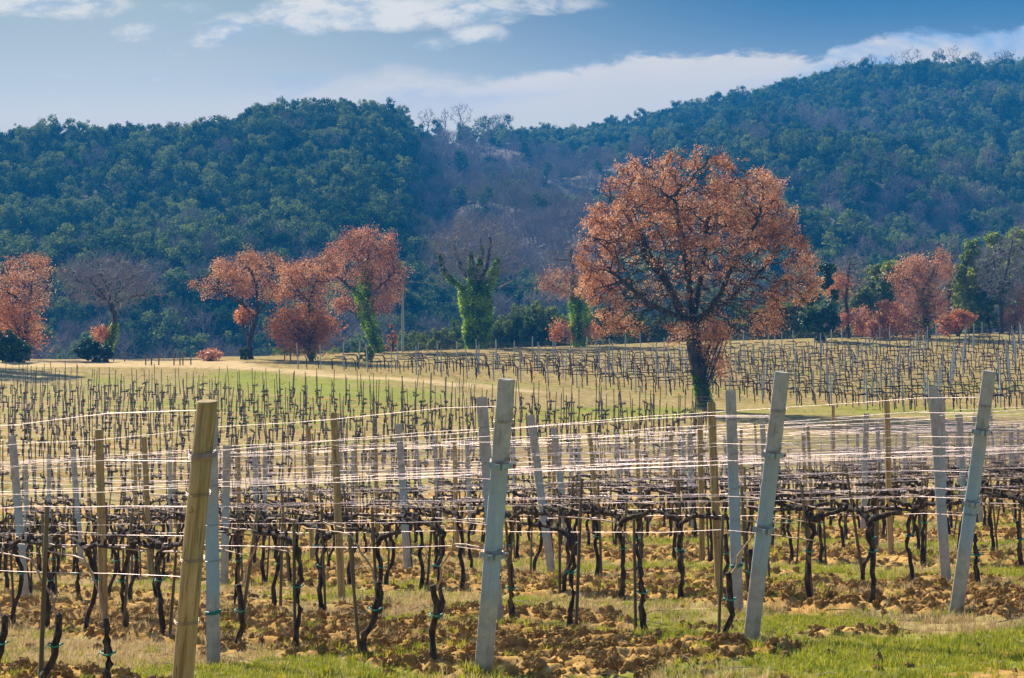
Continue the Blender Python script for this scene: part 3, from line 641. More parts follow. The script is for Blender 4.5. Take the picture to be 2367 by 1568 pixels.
# ------------------------------------------------------------ the hillside wood
def hill_tree_mesh(kind, seed):
    r = np.random.default_rng(seed+100); mb = MB()
    if kind == 'ever':
        H = 6.4; nl = r.integers(8, 14); lobes = [(0, 0, H*.48, 1.9, 1.9, H*.42, 1.4), (0, 0, H*.2, 1.7, 1.7, H*.22, .8)]
        for i in range(nl):
            a = r.random()*2*pi; z = H*(.15+.8*r.random()); q = 1.75*math.sqrt(max(.08, 1-((z-H*.5)/(H*.52))**2)); s = .75+.65*r.random()
            lobes.append((cos(a)*q, sin(a)*q, z, s, s, s*.8, 1.))
        leafy_crown(mb, lobes, 2600, .33, r, 0, hubs=48, spread=.62, rn=.35, up=.3); mb.tube([(0, 0, -1.5), (.1, 0, H*.3), (0, .1, H*.7)], [.22, .16, .08], 5, 1)
        return mb.mesh('evergreen_tree', [M['ever'], M['bark']])
    H = 6.6; st = [[(0, 0, -1.2), (.1*r.normal(), 0, 1.2), (.3*r.normal(), .1, 2.4)]]
    att = ell_points([(0, 0, H*.64, 2.3, 2.3, H*.36, 1.), (r.normal()*.6, 0, H*.8, 1.5, 1.5, H*.25, .8)], 190, r, .4)
    N, par = colonize(att, st, .45, .5, r, maxn=900); N[:, 2] += 0
    skeleton_mesh(N, par, .030, .15, mb, 3, 1.2, r, updroop=.8)
    return mb.mesh('bare_tree', [M['bark_far']])
EV = [hill_tree_mesh('ever', s) for s in range(9)]; BA = [hill_tree_mesh('bare', s) for s in range(6)]
cells = []
y = 292.
while y < 960:
    sp = float(np.interp(y, [292, 600, 950], [3.5, 4.2, 5.0])); x = -.285*y-6
    while x < .285*y+6: cells.append((x+random.uniform(-.45, .45)*sp, y+random.uniform(-.45, .45)*sp, sp)); x += sp
    y += sp
C = np.array(cells); TX, TY = C[:, 0], C[:, 1]; ix = CX+FOC*TX/TY; TZ = hill_z(TX, TY); iy = CY-FOC*(TZ+5)/TY
k = (TY < crest_d(ix)+6)*(iy < 850); TX, TY, TZ, ix, iy = [q[k] for q in (TX, TY, TZ, ix, iy)]; n = len(TX)
bareness = fbm(TX*.022, TY*.022, 91, 3)-.5+.35*(fbm(TX*.12, TY*.12, 92)-.5)
bp = .12+bareness*1.8+.72*sstep(ix, 930, 1010)*(1-sstep(ix, 1300, 1480))*sstep(iy, 290, 340)*(1-.5*sstep(iy, 560, 700))+.40*sstep(iy, 690, 760)*(1-sstep(ix, 1050, 1250))+.12*sstep(ix, 1750, 1950)*sstep(iy, 180, 330)+.25*sstep(iy, 540, 600)*sstep(ix, 1900, 2000)
bp = bp-.7*(iy < np.interp(ix, CRX, CRY)+55)*(1-sstep(ix, 945, 960)*(1-sstep(ix, 1190, 1230)))
bare = rng.random(n) < bp
gap = 0*(ix > 980)+(np.abs(iy-np.interp(ix, [1000, 1050, 1200, 1350], [410, 440, 370, 420])) < 9)*(ix > 1000)*(ix < 1350)*(rng.random(n) < .45)
crestlow = (ix > 962)*(ix < 1190)*(TY > 690)*(rng.random(n) < .6)
k = ~((gap > 0)+(crestlow > 0) > 0); TX, TY, TZ, ix, iy, bare = [q[k] for q in (TX, TY, TZ, ix, iy, bare)]; n = len(TX)
scale = (.52+.62*rng.random(n)**1.8)*np.where(bare, .95, 1.)*(1+.35*(fbm(TX*.05, TY*.05, 95)-.5))
scale = scale*np.interp(TY, [300, 420, 620, 950], [1.15, 1.05, 1.0, 1.15])*(1-.22*(TY > crest_d(ix)-25))
var = np.where(bare, rng.integers(0, 6, n), rng.integers(0, 9, n)); rotz = rng.random(n)*6.28
topy = CY-FOC*(TZ+6.4*scale)/TY
seen = (topy < 828-8*(ix < 1000))*(np.abs(ix-CX) < 1215)*~((np.abs(ix-1600) < 230)*(np.abs(topy-580) < 190))*~((ix > 1850)*(topy > 600))
order = np.argsort(-(scale/TY*seen)); chosen = set(order[:290].tolist())
LM = [(62, 'the russet oak by the dark bush'), (255, 'the bare tree with a curved trunk'), (580, 'the flat-topped russet tree'), (712, 'the tree with a skirt of orange leaves'), (850, 'the red-brown ivy-stemmed tree'),
      (931, 'the concrete pole'), (1100, 'the big bare ivied tree'), (1340, 'the narrow ivy column'), (1605, 'the great russet oak'), (1905, 'the dark holm oak'), (2130, 'the russet tree with forked ivy stem'), (2280, 'the tall olive-green oak')]
ORD = ['first', 'second', 'third', 'fourth', 'fifth', 'sixth', 'seventh', 'eighth', 'ninth', 'tenth', 'eleventh', 'twelfth', 'thirteenth', 'fourteenth', 'fifteenth', 'sixteenth', 'seventeenth', 'eighteenth', 'nineteenth']
TENS = ['twenty', 'thirty', 'forty', 'fifty', 'sixty', 'seventy', 'eighty', 'ninety']
def nth(i):
    if i < 19: return ORD[i]
    t, u = divmod(i+1, 10)
    return (TENS[t-2][:-1]+'ieth') if u == 0 else TENS[t-2]+'-'+ORD[u-1]
by = {}
for i in chosen:
    lm = min(LM, key=lambda q: abs(q[0]-ix[i]))[1]; by.setdefault((lm, bool(bare[i])), []).append(i)
for (lm, b), L in by.items():
    L.sort(key=lambda i: -topy[i])
    for j, i in enumerate(L):
        lab = ('%s tree on the hill, %s up above %s' % ('Bare' if b else 'Evergreen', nth(j), lm))
        thing('bare_tree' if b else 'evergreen_tree', lab, 'tree', (TX[i], TY[i], TZ[i]-.5), rotz[i], 'bare trees on the hillside' if b else 'evergreen trees on the hillside', (BA if b else EV)[var[i]], scale[i])
rest = np.array([i for i in range(n) if i not in chosen])
scatter('hill_forest', EV+BA, np.stack([TX, TY, TZ-.5], 1)[rest], np.stack([np.zeros(n), np.zeros(n), rotz], 1)[rest], np.stack([scale, scale, scale*(.9+.3*rng.random(n))], 1)[rest], (var+9*bare)[rest], kind='stuff')
def crest_tree(x, ytop, w_, leafy, label, seed, h=None):
    d = float(crest_d(x)); r = np.random.default_rng(seed); X = bear(x, d); z = float(hill_z(np.array([X]), np.array([d]))[0])+(3.2 if 960 < x < 1200 else 1.5); H = (CY-ytop)/FOC*d-z; W = w_*d/FOC/2; kx = H/6
    o = thing('bare_tree', label, 'tree', (X, d, z), 0, 'bare trees on the crest'); mb = MB()
    st = [[(0, 0, -4), (.1, 0, H*.15), (.15*W, 0, H*.3)]]
    att = ell_points([(0, 0, H*.62, W, W*.8, H*.38, 1.)], 160, r, .5); N, par = colonize(att, st, .5, .55, r, maxn=600)
    skeleton_mesh(N, par, .028, .16, mb, 2, 1.1, r, updroop=.4, trunk=4); obj('trunk', mb.mesh('trunk', [M['bark']]), o)
    if leafy: b = MB(); leafy_crown(b, [(W*.15, 0, H*.6, W*.9, W*.8, H*.3, 1), (-W*.4, 0, H*.3, W*.8, W*.6, H*.25, 1), (0, 0, H*.15, W, W*.8, H*.2, .8)], 1300, .38, r, hubs=30, spread=.5); obj('crown', b.mesh('crown', [M['ever']]), o)
for i, (x, yt, w_, lf, lb) in enumerate([(988, 250, 42, 0, 'bare tree on the saddle crest, nearest the dark evergreen bluff'), (1028, 250, 16, 0, 'thin slanting bare tree on the saddle crest'), (1066, 238, 62, 0, 'largest bare tree on the saddle crest, round against the cloud'),
    (1118, 266, 40, 1, 'small half-leafy tree on the saddle crest beside the round bare one'), (1160, 262, 48, 1, 'bushy dark tree at the far end of the saddle crest'),
    (1012, 272, 24, 1, 'squat dark bush between the bare trees of the saddle'), (2012, 122, 34, 0, 'bare tree where the high ridge first levels'), (2060, 124, 24, 0, 'narrow bare tree on the high ridge'), (2104, 108, 62, 0, 'broadest bare tree on the high ridge'),
    (2170, 110, 26, 1, 'upright dark tree standing over the high ridge'), (2205, 104, 34, 0, 'tallest bare tree on the high ridge'), (2252, 118, 34, 1, 'dark bushy tree past the tallest bare one on the ridge'), (2318, 116, 60, 1, 'wide dark tree top at the highest part of the ridge'),
    (925, 244, 44, 1, 'thin-topped tree at the edge of the evergreen bluff'), (1950, 138, 40, 0, 'low bare tree on the slope up to the high ridge')]):
    crest_tree(x, yt, w_, lf, lb, 300+i)

# ------------------------------------------------------------ the great oak
F = Frame(1632, 948, 100, 124)
tree('russet_oak', 'great round russet oak standing alone between the two vineyards', 'tree', F,
     [(1632, 948), (1622, 900), (1612, 858), (1604, 800), (1602, 748)], .37,
     lobes=[(1600, 565, 205, 155, 0, .9), (1475, 435, 66, 62, 0, 1.), (1560, 395, 40, 34, 0, .7), (1535, 425, 50, 50, 0, .7), (1635, 402, 62, 48, 0, 1.), (1745, 445, 62, 54, 0, 1.), (1790, 510, 46, 40, 0, .8), (1825, 560, 48, 40, 0, .8), (1852, 645, 42, 60, 0, .9), (1810, 690, 60, 40, 0, .8), (1400, 545, 46, 78, 0, 1.),
            (1400, 655, 62, 60, 0, .8), (1480, 725, 90, 50, 0, 1.2), (1430, 690, 60, 60, 0, 1.), (1370, 600, 40, 60, 0, .8), (1560, 760, 60, 35, .5, .8), (1700, 735, 110, 45, 0, .8), (1790, 700, 60, 50, 0, .6)],
     limbs=[[(1602, 748), (1566, 733, -.6), (1496, 704, -1.2), (1425, 640, -1.6)], [(1602, 748), (1575, 733, .7), (1553, 660, 1.5), (1513, 589, 2), (1487, 536, 2.3)], [(1602, 748), (1588, 640, -.5), (1571, 540, -.9), (1555, 460, -1)],
            [(1602, 748), (1618, 660, .9), (1633, 590, 1.4), (1642, 500, 1.5)], [(1602, 748), (1640, 712, -.9), (1672, 650, -1.9), (1700, 585, -2.6), (1735, 520, -3)], [(1602, 748), (1645, 722, .8), (1700, 686, 1.7), (1765, 628, 2.4), (1815, 575, 2.6)],
            [(1602, 748), (1600, 660, 2.), (1612, 560, 3.2)], [(1602, 748), (1560, 700, -2.3), (1520, 620, -3.4)], [(1602, 748), (1650, 700, -2.5), (1690, 700, -3.6), (1750, 690, -4)], [(1553, 660, 1.5), (1500, 600, 1.), (1455, 500, .8)]],
     natt=3400, step=.30, kill=.36, rtip=.021, leaf='leaf_oak', nleaf=76000, lsize=.094, lspread=.16, keep=.70, inner=(1600, 650, 185, 160, 0, .16), twigs=2, twl=.5, shell=.58, seed=11, maxn=15000, updroop=.1, jit=.35,
     extra=[([(1655, 808, 32, 42, -.4), (1630, 765, 60, 26, 0), (1662, 845, 24, 20, -.2)], 'leaf_oak', 4200, .11, 'trunk_shoots')],
     ivy=[([(1632, 948), (1622, 905), (1612, 862)], [22, 17, 13], 2600)], ivysize=.10)
# ------------------------------------------------------------ the line of trees behind
F = Frame(62, 832, 165, 188)
tree('russet_tree', 'russet oak with pale fading top behind the dark bush', 'tree', F, [(62, 832), (60, 780), (64, 735), (66, 712)], .17,
     lobes=[(70, 650, 68, 62, 0, 1), (15, 690, 50, 40, 0, .7), (30, 650, 50, 50, 0, .8)], limbs=[[(66, 712), (40, 690), (5, 668)], [(66, 712), (72, 670), (78, 625)], [(66, 712), (100, 680), (120, 650)]],
     natt=700, step=.38, kill=.5, leaf='leaf_oak', nleaf=8500, lsize=.115, lspread=.28, keep=.5, seed=21, extra=[([(35, 745, 62, 34), (70, 785, 30, 30), (10, 720, 40, 30)], 'leaf_orange', 4600, .17, 'low_foliage')])
F = Frame(246, 812, 165, 188)
tree('bare_wide_tree', 'bare spreading tree with curved trunk rising from a round green bush', 'tree', F, [(246, 815), (262, 770), (266, 735), (258, 708)], .21,
     lobes=[(250, 655, 100, 55, 0, 1), (190, 640, 50, 35, 0, .8), (320, 665, 52, 35, 0, .8), (255, 620, 70, 28, 0, .7)], limbs=[[(258, 708), (225, 680), (180, 650)], [(258, 708), (250, 670), (235, 640)], [(258, 708), (290, 690), (345, 680)], [(258, 708), (272, 670, .5), (300, 640, 1)], [(258, 708), (245, 685, -1), (220, 650, -2)]],
     natt=1150, step=.36, kill=.42, rtip=.020, twigs=5, twl=1.15, bark='bark_grey', seed=22, updroop=.35,
     extra=[([(240, 772, 22, 16), (225, 765, 18, 8)], 'leaf_orange', 900, .15, 'low_foliage')], ivy=[([(246, 812), (262, 770), (265, 748)], [12, 13, 8], 1300)])
F = Frame(582, 831, 165, 188)
tree('russet_tree', 'flat-topped russet tree with clean forked trunk on the track edge', 'tree', F, [(582, 831), (576, 790), (588, 745), (590, 735)], .2,
     lobes=[(575, 640, 90, 45, 0, 1), (480, 665, 38, 24, 0, .6), (640, 655, 45, 45, 0, .8), (520, 630, 45, 30, 0, .7), (590, 610, 60, 26, 0, .7)], limbs=[[(590, 735), (560, 700), (510, 672), (465, 660)], [(590, 735), (598, 690), (585, 640), (570, 610)], [(590, 735), (615, 700), (640, 668), (668, 650)], [(598, 690), (620, 650, 1), (630, 620, 1)]],
     natt=900, step=.36, kill=.45, leaf='leaf_oak', nleaf=13000, lsize=.112, lspread=.24, keep=.66, seed=23, extra=[([(560, 728, 26, 17), (545, 735, 14, 9)], 'leaf_orange', 900, .16, 'low_foliage')])
F = Frame(722, 836, 162, 188)
tree('russet_tree', 'russet tree with ivied stem and a wide skirt of orange leaves', 'tree', F, [(722, 838), (714, 790), (717, 740), (716, 700)], .15,
     lobes=[(710, 650, 58, 50, 0, 1), (740, 625, 45, 32, 0, .8), (675, 675, 40, 24, 0, .6)], limbs=[[(716, 700), (690, 670)], [(716, 700), (730, 650), (745, 615)]],
     natt=600, step=.38, kill=.45, leaf='leaf_oak', nleaf=9000, lsize=.112, lspread=.26, keep=.7, seed=24,
     extra=[([(700, 762, 64, 42), (660, 750, 34, 26), (745, 755, 34, 20), (745, 790, 25, 22), (700, 725, 40, 14), (690, 795, 36, 18)], 'leaf_orange', 9000, .16, 'low_foliage')], ivy=[([(722, 832), (714, 790), (717, 740), (718, 702)], [8, 8, 9, 4], 1500)])
F = Frame(876, 816, 162, 190)
tree('russet_tree', 'dense red-brown tree with thick ivy up its leaning trunk', 'tree', F, [(876, 818), (860, 770), (846, 720), (845, 690)], .24,
     lobes=[(845, 600, 78, 66, 0, 1.2), (905, 640, 38, 45, 0, .8), (790, 640, 40, 45, 0, .8), (850, 560, 55, 30, 0, .8), (880, 690, 40, 34, 0, .7), (800, 700, 30, 22, 0, .5)], limbs=[[(845, 690), (850, 640), (852, 590)], [(845, 690), (810, 665), (780, 640)], [(845, 690), (880, 660), (910, 630)]],
     natt=1200, step=.36, kill=.45, leaf='leaf_red', nleaf=22000, lsize=.115, lspread=.26, keep=.78, seed=25, extra=[([(790, 700, 20, 18)], 'leaf_red', 500, .15, 'low_foliage')],
     ivy=[([(876, 814), (862, 775), (846, 725), (838, 680), (850, 620), (850, 600)], [14, 17, 19, 20, 12, 4], 6500), ([(846, 700), (822, 678), (812, 665)], [8, 6, 2], 500), ([(850, 700), (875, 690)], [9, 3], 300)])
F = Frame(907, 812, 165, 192)
shrub('sapling', 'thin dark red sapling just before the concrete pole', 'tree', F, [(907, 790, 15, 20), (905, 760, 8, 18)], 'leaf_red', 700, .15, seed=26, hubs=18)
F = Frame(1100, 808, 160, 190)
tree('ivied_tree', 'big bare tree with a thick green ivy column and bare crown', 'tree', F, [(1100, 812), (1102, 760), (1102, 700), (1100, 670)], .42,
     lobes=[(1095, 580, 95, 70, 0, 1), (1020, 600, 40, 60, 0, .6), (1170, 600, 40, 60, 0, .6), (1100, 530, 60, 30, 0, .8)],
     limbs=[[(1100, 670), (1050, 655), (1022, 620), (1016, 590)], [(1100, 670), (1090, 630), (1088, 585)], [(1100, 670), (1105, 620), (1112, 570)], [(1100, 670), (1135, 645), (1148, 605)], [(1100, 670), (1065, 620, 1), (1050, 570, 1)], [(1100, 670), (1125, 620, -1), (1135, 560, -1)], [(1100, 670), (1150, 665), (1185, 650)]],
     natt=1100, step=.36, kill=.42, rtip=.016, twigs=4, twl=1.1, bark='bark_grey', seed=27, updroop=.4,
     ivy=[([(1102, 812), (1104, 770), (1103, 730), (1103, 690), (1100, 668)], [22, 30, 33, 36, 30], 12500), ([(1085, 672), (1050, 655), (1026, 628), (1016, 592)], [14, 9, 7, 4], 1900), ([(1095, 670), (1090, 630), (1087, 580)], [16, 9, 4], 1800), ([(1105, 670), (1108, 620), (1114, 572)], [14, 8, 4], 1500), ([(1120, 670), (1136, 640), (1148, 608), (1150, 595)], [20, 14, 9, 3], 1900)], ivysize=.16)
F = Frame(1340, 800, 160, 185)
tree('ivied_tree', 'narrow ivy column with thin pinkish crown beside the great oak', 'tree', F, [(1340, 806), (1340, 750), (1338, 700), (1328, 650)], .22,
     lobes=[(1310, 640, 62, 42, 0, 1), (1320, 590, 50, 36, 0, .8), (1365, 640, 40, 45, 0, .6)], limbs=[[(1328, 650), (1320, 600), (1318, 570)], [(1338, 700), (1300, 670), (1265, 655)], [(1338, 700), (1370, 670), (1390, 650)]],
     natt=800, step=.38, kill=.42, rtip=.018, leaf='leaf_oak', nleaf=3600, lsize=.14, lspread=.28, leaflobes=[(1300, 670, 75, 50)], twigs=4, twl=.9, bark='bark_grey', seed=28, updroop=.35,
     extra=[([(1302, 765, 26, 24), (1292, 778, 16, 10), (1370, 765, 30, 18)], 'leaf_orange', 1800, .16, 'low_foliage')], ivy=[([(1340, 806), (1340, 760), (1338, 715), (1330, 675), (1324, 640)], [14, 22, 25, 12, 5], 6500), ([(1338, 700), (1318, 690)], [10, 3], 400)])
F = Frame(1905, 790, 160, 192)
shrub('holm_oak', 'dark blue-green holm oak just beyond the great oak', 'tree', F, [(1900, 690, 34, 55), (1898, 745, 36, 40), (1905, 640, 20, 30)], 'dark', 7000, .24, seed=31, hubs=70)
F = Frame(1962, 782, 160, 192)
tree('half_bare_tree', 'half-bare slim tree with orange leaf tufts beside the dark holm oak', 'tree', F, [(1962, 786), (1958, 730), (1955, 690)], .15, lobes=[(1965, 625, 40, 45, 0, 1), (1935, 665, 26, 25, 0, .7), (1985, 640, 26, 40, 0, .6)], limbs=[[(1955, 690), (1960, 640), (1965, 600)], [(1955, 690), (1935, 665)]],
     natt=600, step=.36, kill=.42, rtip=.017, leaf='leaf_orange', nleaf=2200, lsize=.15, lspread=.28, leaflobes=[(1938, 670, 36, 45)], twigs=4, twl=.8, bark='bark_grey', seed=32, extra=[([(1940, 742, 22, 18), (1985, 735, 30, 24), (1995, 750, 18, 20)], 'leaf_red', 2600, .16, 'low_foliage')])
F = Frame(2140, 782, 160, 194)
tree('russet_tree', 'russet tree with forked ivy stem in front of the woods', 'tree', F, [(2146, 786), (2140, 740), (2136, 700), (2132, 675)], .2, lobes=[(2125, 640, 62, 48, 0, 1), (2165, 625, 38, 40, 0, .8), (2080, 640, 30, 24, 0, .7), (2110, 690, 35, 30, 0, .5), (2160, 690, 34, 30, 0, .5)],
     limbs=[[(2132, 675), (2110, 655), (2085, 640)], [(2132, 675), (2150, 640), (2165, 610)]], natt=900, step=.38, kill=.45, leaf='leaf_oak', nleaf=13500, lsize=.118, lspread=.26, keep=.7, seed=33,
     extra=[([(2120, 720, 40, 28), (2165, 715, 30, 26), (2110, 760, 40, 20)], 'leaf_oak', 3800, .16, 'low_foliage')], ivy=[([(2146, 786), (2140, 745), (2135, 700), (2120, 668)], [7, 9, 11, 5], 1600), ([(2137, 700), (2150, 672)], [7, 3], 300)])
for i, (x, yb, lob, lf, n_, lb, nm) in enumerate([
    (2045, 782, [(2045, 725, 30, 34), (2040, 762, 24, 22)], 'leaf_oak', 3600, 'tall russet thicket between the half-bare tree and the forked russet one', 'russet_bush'),
    (2072, 778, [(2075, 735, 22, 30)], 'leaf_orange', 1700, 'yellowish orange bush beside the russet thicket', 'russet_bush'),
    (2215, 776, [(2215, 742, 34, 26), (2240, 735, 16, 14), (2190, 755, 26, 20)], 'leaf_orange', 4200, 'bright orange-red bush under the tall olive-green oak', 'russet_bush'),
    (2345, 770, [(2345, 715, 28, 44), (2360, 690, 20, 30), (2335, 745, 22, 22)], 'leaf_oak', 3600, 'russet bush under the bare dark tree at the edge of the woods', 'russet_bush'),
    (2020, 786, [(2020, 760, 18, 18)], 'leaf_red', 900, 'small dark red bush low against the far vineyard', 'russet_bush'),
    (486, 834, [(486, 822, 28, 12)], 'leaf_red', 1100, 'low reddish scrub mound on the ridge before the flat-topped tree', 'scrub_bush')]):
    shrub(nm, lb, 'bush', Frame(x, yb, 158, 196), lob, lf, n_, .16, 'russet bushes along the woods', 41+i, hubs=70, spread=.42)
def green_tree(x, yb, lob, leaf, n_, label, seed, d=(190, 232), hubs=80, size=.26, name='green_tree'):
    d0 = d[0]; o0 = type('F', (), {})(); F = Frame.__new__(Frame); X = bear(x, d0); F.o = Vector((X, d0, gz(X, d0))); F.d = d0; F.x = x; F.k = d0/FOC; F.y0 = CY-FOC*F.o.z/d0
    return shrub(name, label, 'tree', F, lob, leaf, n_, size, None, seed, hubs)
green_tree(2290, 770, [(2300, 610, 62, 70), (2270, 680, 55, 70), (2330, 575, 45, 45), (2250, 640, 34, 50), (2240, 720, 40, 50)], 'green', 19000, 'tall olive-green oak standing above the far vineyard', 51, (198, 0), 110)
green_tree(2360, 770, [(2360, 600, 50, 70), (2375, 560, 40, 50), (2345, 670, 50, 60)], 'green', 9000, 'second olive-green oak, cut off by the picture edge', 55, (207, 0), 70)
green_tree(2236, 770, [(2235, 690, 34, 65), (2225, 730, 34, 40)], 'dark', 6500, 'dark evergreen between the olive-green oak and the forked russet tree', 52, (203, 0))
green_tree(2045, 770, [(2040, 650, 38, 42), (2060, 630, 26, 26), (2030, 700, 34, 40)], 'green', 8000, 'rounded green tree behind the russet thicket', 53, (208, 0))
green_tree(1990, 775, [(1990, 720, 34, 40), (2005, 690, 25, 35)], 'shrub', 5000, 'grey-green bushy tree behind the half-bare one', 54, (206, 0))
F = Frame(2318, 772, 165, 196)
tree('bare_dark_tree', 'tall bare dark tree before the olive-green oak at the picture edge', 'tree', F, [(2316, 775), (2314, 720), (2312, 670)], .2, lobes=[(2320, 620, 60, 75, 0, 1), (2355, 590, 45, 65, 0, .8), (2285, 640, 30, 40, 0, .6)], limbs=[[(2312, 670), (2300, 630), (2295, 590)], [(2312, 670), (2330, 610), (2340, 550)], [(2312, 670), (2350, 640)]],
     natt=1100, step=.38, kill=.42, rtip=.018, twigs=4, twl=.9, bark='bark_grey', seed=34, updroop=.4)
F = Frame(2196, 772, 170, 198)
tree('bare_slim_tree', 'slim bare tree rising behind the forked russet one', 'tree', F, [(2190, 775), (2192, 700), (2196, 640)], .13, lobes=[(2200, 595, 22, 50, 0, 1), (2190, 640, 24, 36, 0, .7)], natt=380, step=.38, kill=.42, rtip=.018, twigs=4, twl=.8, bark='bark_grey', seed=35, updroop=.5)
# scrub beyond the far vineyard
row = [(945, 792, 40, 30), (985, 800, 36, 26), (1020, 786, 34, 34), (1050, 775, 30, 36), (1145, 790, 34, 34), (1175, 768, 40, 44), (1215, 760, 48, 52), (1260, 745, 52, 56), (1300, 768, 46, 44), (1250, 786, 50, 30), (1400, 752, 48, 50), (1440, 776, 40, 36), (1490, 770, 44, 40), (1540, 768, 46, 40), (1600, 770, 44, 38), (1660, 764, 44, 40),
       (1715, 764, 42, 42), (1765, 752, 44, 50), (1810, 748, 44, 52), (1855, 738, 40, 52), (1870, 775, 40, 30), (1940, 770, 34, 26), (2095, 768, 36, 26), (2290, 760, 30, 26), (2150, 745, 30, 40), (880, 806, 28, 18), (780, 812, 30, 14), (660, 814, 34, 14), (815, 806, 30, 16), (1100, 795, 50, 26), (1340, 790, 46, 30), (720, 812, 30, 16)]
protoS = []
for s in range(5):
    r = np.random.default_rng(900+s); b = MB(); L = [(0, 0, .95, 1, 1, .85, 1.2)]+[(r.normal()*.6, r.normal()*.5, .7+.7*r.random(), .45, .45, .4, 1) for _ in range(6)]
    leafy_crown(b, L, 4200, .115, r, hubs=60, spread=.42); t = MB(); [t.tube([(0, 0, -.3), (r.normal()*.2, 0, .5), (r.normal()*.6, r.normal()*.4, 1.3)], [.035, .025, .012], 4) for _ in range(5)]
    protoS.append((b.mesh('foliage', [M['shrub']]), t.mesh('stem', [M['bark']])))
row.sort(); WD = ['rounded', 'broad', 'low', 'upright', 'loose']
for i, (x, yc, rx, ry) in enumerate(row):
    d = 202+14*random.random(); X = bear(x, d); g = gz(X, d); k_ = d/FOC; yb = CY-FOC*g/d; top = yc-ry; hh = max((yb-top)*k_, 1.5)
    lm = min(LM, key=lambda q: abs(q[0]-x))
    o = thing('scrub_shrub', '%s grey-green shrub beyond the far vineyard, %s along from %s' % (WD[i % 5], nth(i), 'the flat-topped tree'), 'shrub', (X, d, g), random.random()*6, 'grey-green shrubs beyond the far vineyard', None, (rx*k_, rx*k_, hh/1.9))
    a, b = protoS[i % 5]; obj('foliage', a, o); obj('stem', b, o)
green_tree(-150, 850, [(-160, 510, 105, 110), (-150, 640, 80, 110)], 'dark', 11000, 'big dark holm oak just outside the view, throwing shade over the field corner', 71, (161, 0), 90, .42, 'shade_oak')
# bushes on the ridge
shrub('round_bush', 'very dark round bush at the field edge under the faded russet oak', 'bush', Frame(28, 838, 150, 182), [(28, 806, 34, 30), (10, 800, 30, 34), (45, 815, 22, 20)], 'dark', 6500, .17, None, 61, 70)
shrub('round_bush', 'green round bush at the foot of the bare tree with curved trunk', 'bush', Frame(222, 838, 150, 182), [(218, 816, 36, 20), (245, 818, 20, 16), (205, 805, 22, 18)], 'dark', 5200, .15, None, 62, 60)
shrub('round_bush', 'small green bush at the foot of the red-brown ivied tree', 'bush', Frame(848, 836, 150, 186), [(848, 818, 16, 17)], 'green', 1500, .15, None, 63, 24)
shrub('round_bush', 'small grey-green bush behind the trunk of the flat-topped tree', 'bush', Frame(562, 832, 170, 190), [(562, 818, 16, 13)], 'shrub', 900, .15, None, 64, 24)
# reed clump in the grass strip
F = Frame(1078, 905, 110, 145); o = thing('reed_clump', 'thin yellow reeds standing in the grass strip', 'plant', F.o); b = MB(); r = np.random.default_rng(5)
for i in range(16):
    a = r.normal(size=2)*.25; h = .5+.8*r.random(); b.tube([(a[0], a[1], -.05), (a[0]*1.3, a[1]*1.3, h*.6), (a[0]*1.8, a[1]*1.5, h)], [.012, .010, .004], 3)
    b.leaves(np.array([[a[0]*1.4, a[1]*1.4, h*.6], [a[0]*1.7, a[1]*1.5, h*.9]])+r.normal(size=(2, 3))*.04, .16, 0, aspect=.2, r=r)
obj('stalk', b.mesh('stalk', [M['dry']]), o)
# ------------------------------------------------------------ pole, cable, ridge fence
F = Frame(931, 814, 165, 190); o = thing('utility_pole', 'slim pale concrete pole beside the red-brown ivied tree', 'pole', F.o); b = MB(); h = 170*F.k
b.tube([(0, 0, -.5), (0, 0, h)], [.13, .085], 12); obj('shaft', b.mesh('shaft', [M['concrete']], False), o); b = MB(); b.box((0, 0, h+.06), (.10, .10, .06)); b.box((-.06, 0, h-.25), (.05, .09, .04)); obj('pole_cap', b.mesh('pole_cap', [M['metal']]), o)
a = np.array(F.o)+[0, 0, h-.25]; e = np.array([bear(1560, 230), 230., (CY-655)/FOC*230]); t = np.linspace(0, 1, 30)[:, None]; P = a+(e-a)*t; P[:, 2] -= (4*t*(1-t))[:, 0]*.5
b = MB(); b.tube(P, .014, 3); obj('utility_cable', b.mesh('utility_cable', [M['oldwire']]), label='thin cable sagging away from the concrete pole', category='cable')
o = thing('wire_fence', 'row of small posts with wires on the ridge behind the bare tree', 'fence', Frame(390, 838, 165, 190).o); oo = np.array(o.location)
prev = []
for i, (x, yb, yt) in enumerate([(263, 836, 822), (288, 838, 814), (337, 844, 824), (350, 844, 832), (367, 844, 826), (402, 845, 821), (416, 844, 829), (423, 845, 814), (441, 843, 829), (658, 834, 824), (672, 836, 826)]):
    q = np.array(find_ground(x, yb, 155, 186))-oo; b = MB(); k_ = (q[1]+oo[1])/FOC; hh = max((yb-yt)*k_+.15, .5); b.tube([q-[0, 0, .3], q+[.03*random.uniform(-1, 1), 0, hh]], .05, 6); obj('post', b.mesh('post', [M['stake']]), o); prev.append(q+[0, 0, hh*.8])
for dz in (0, -.28):
    b = MB(); b.tube(np.array(prev[:9])+[0, 0, dz], .005, 3); obj('wire', b.mesh('wire', [M['stake']]), o)
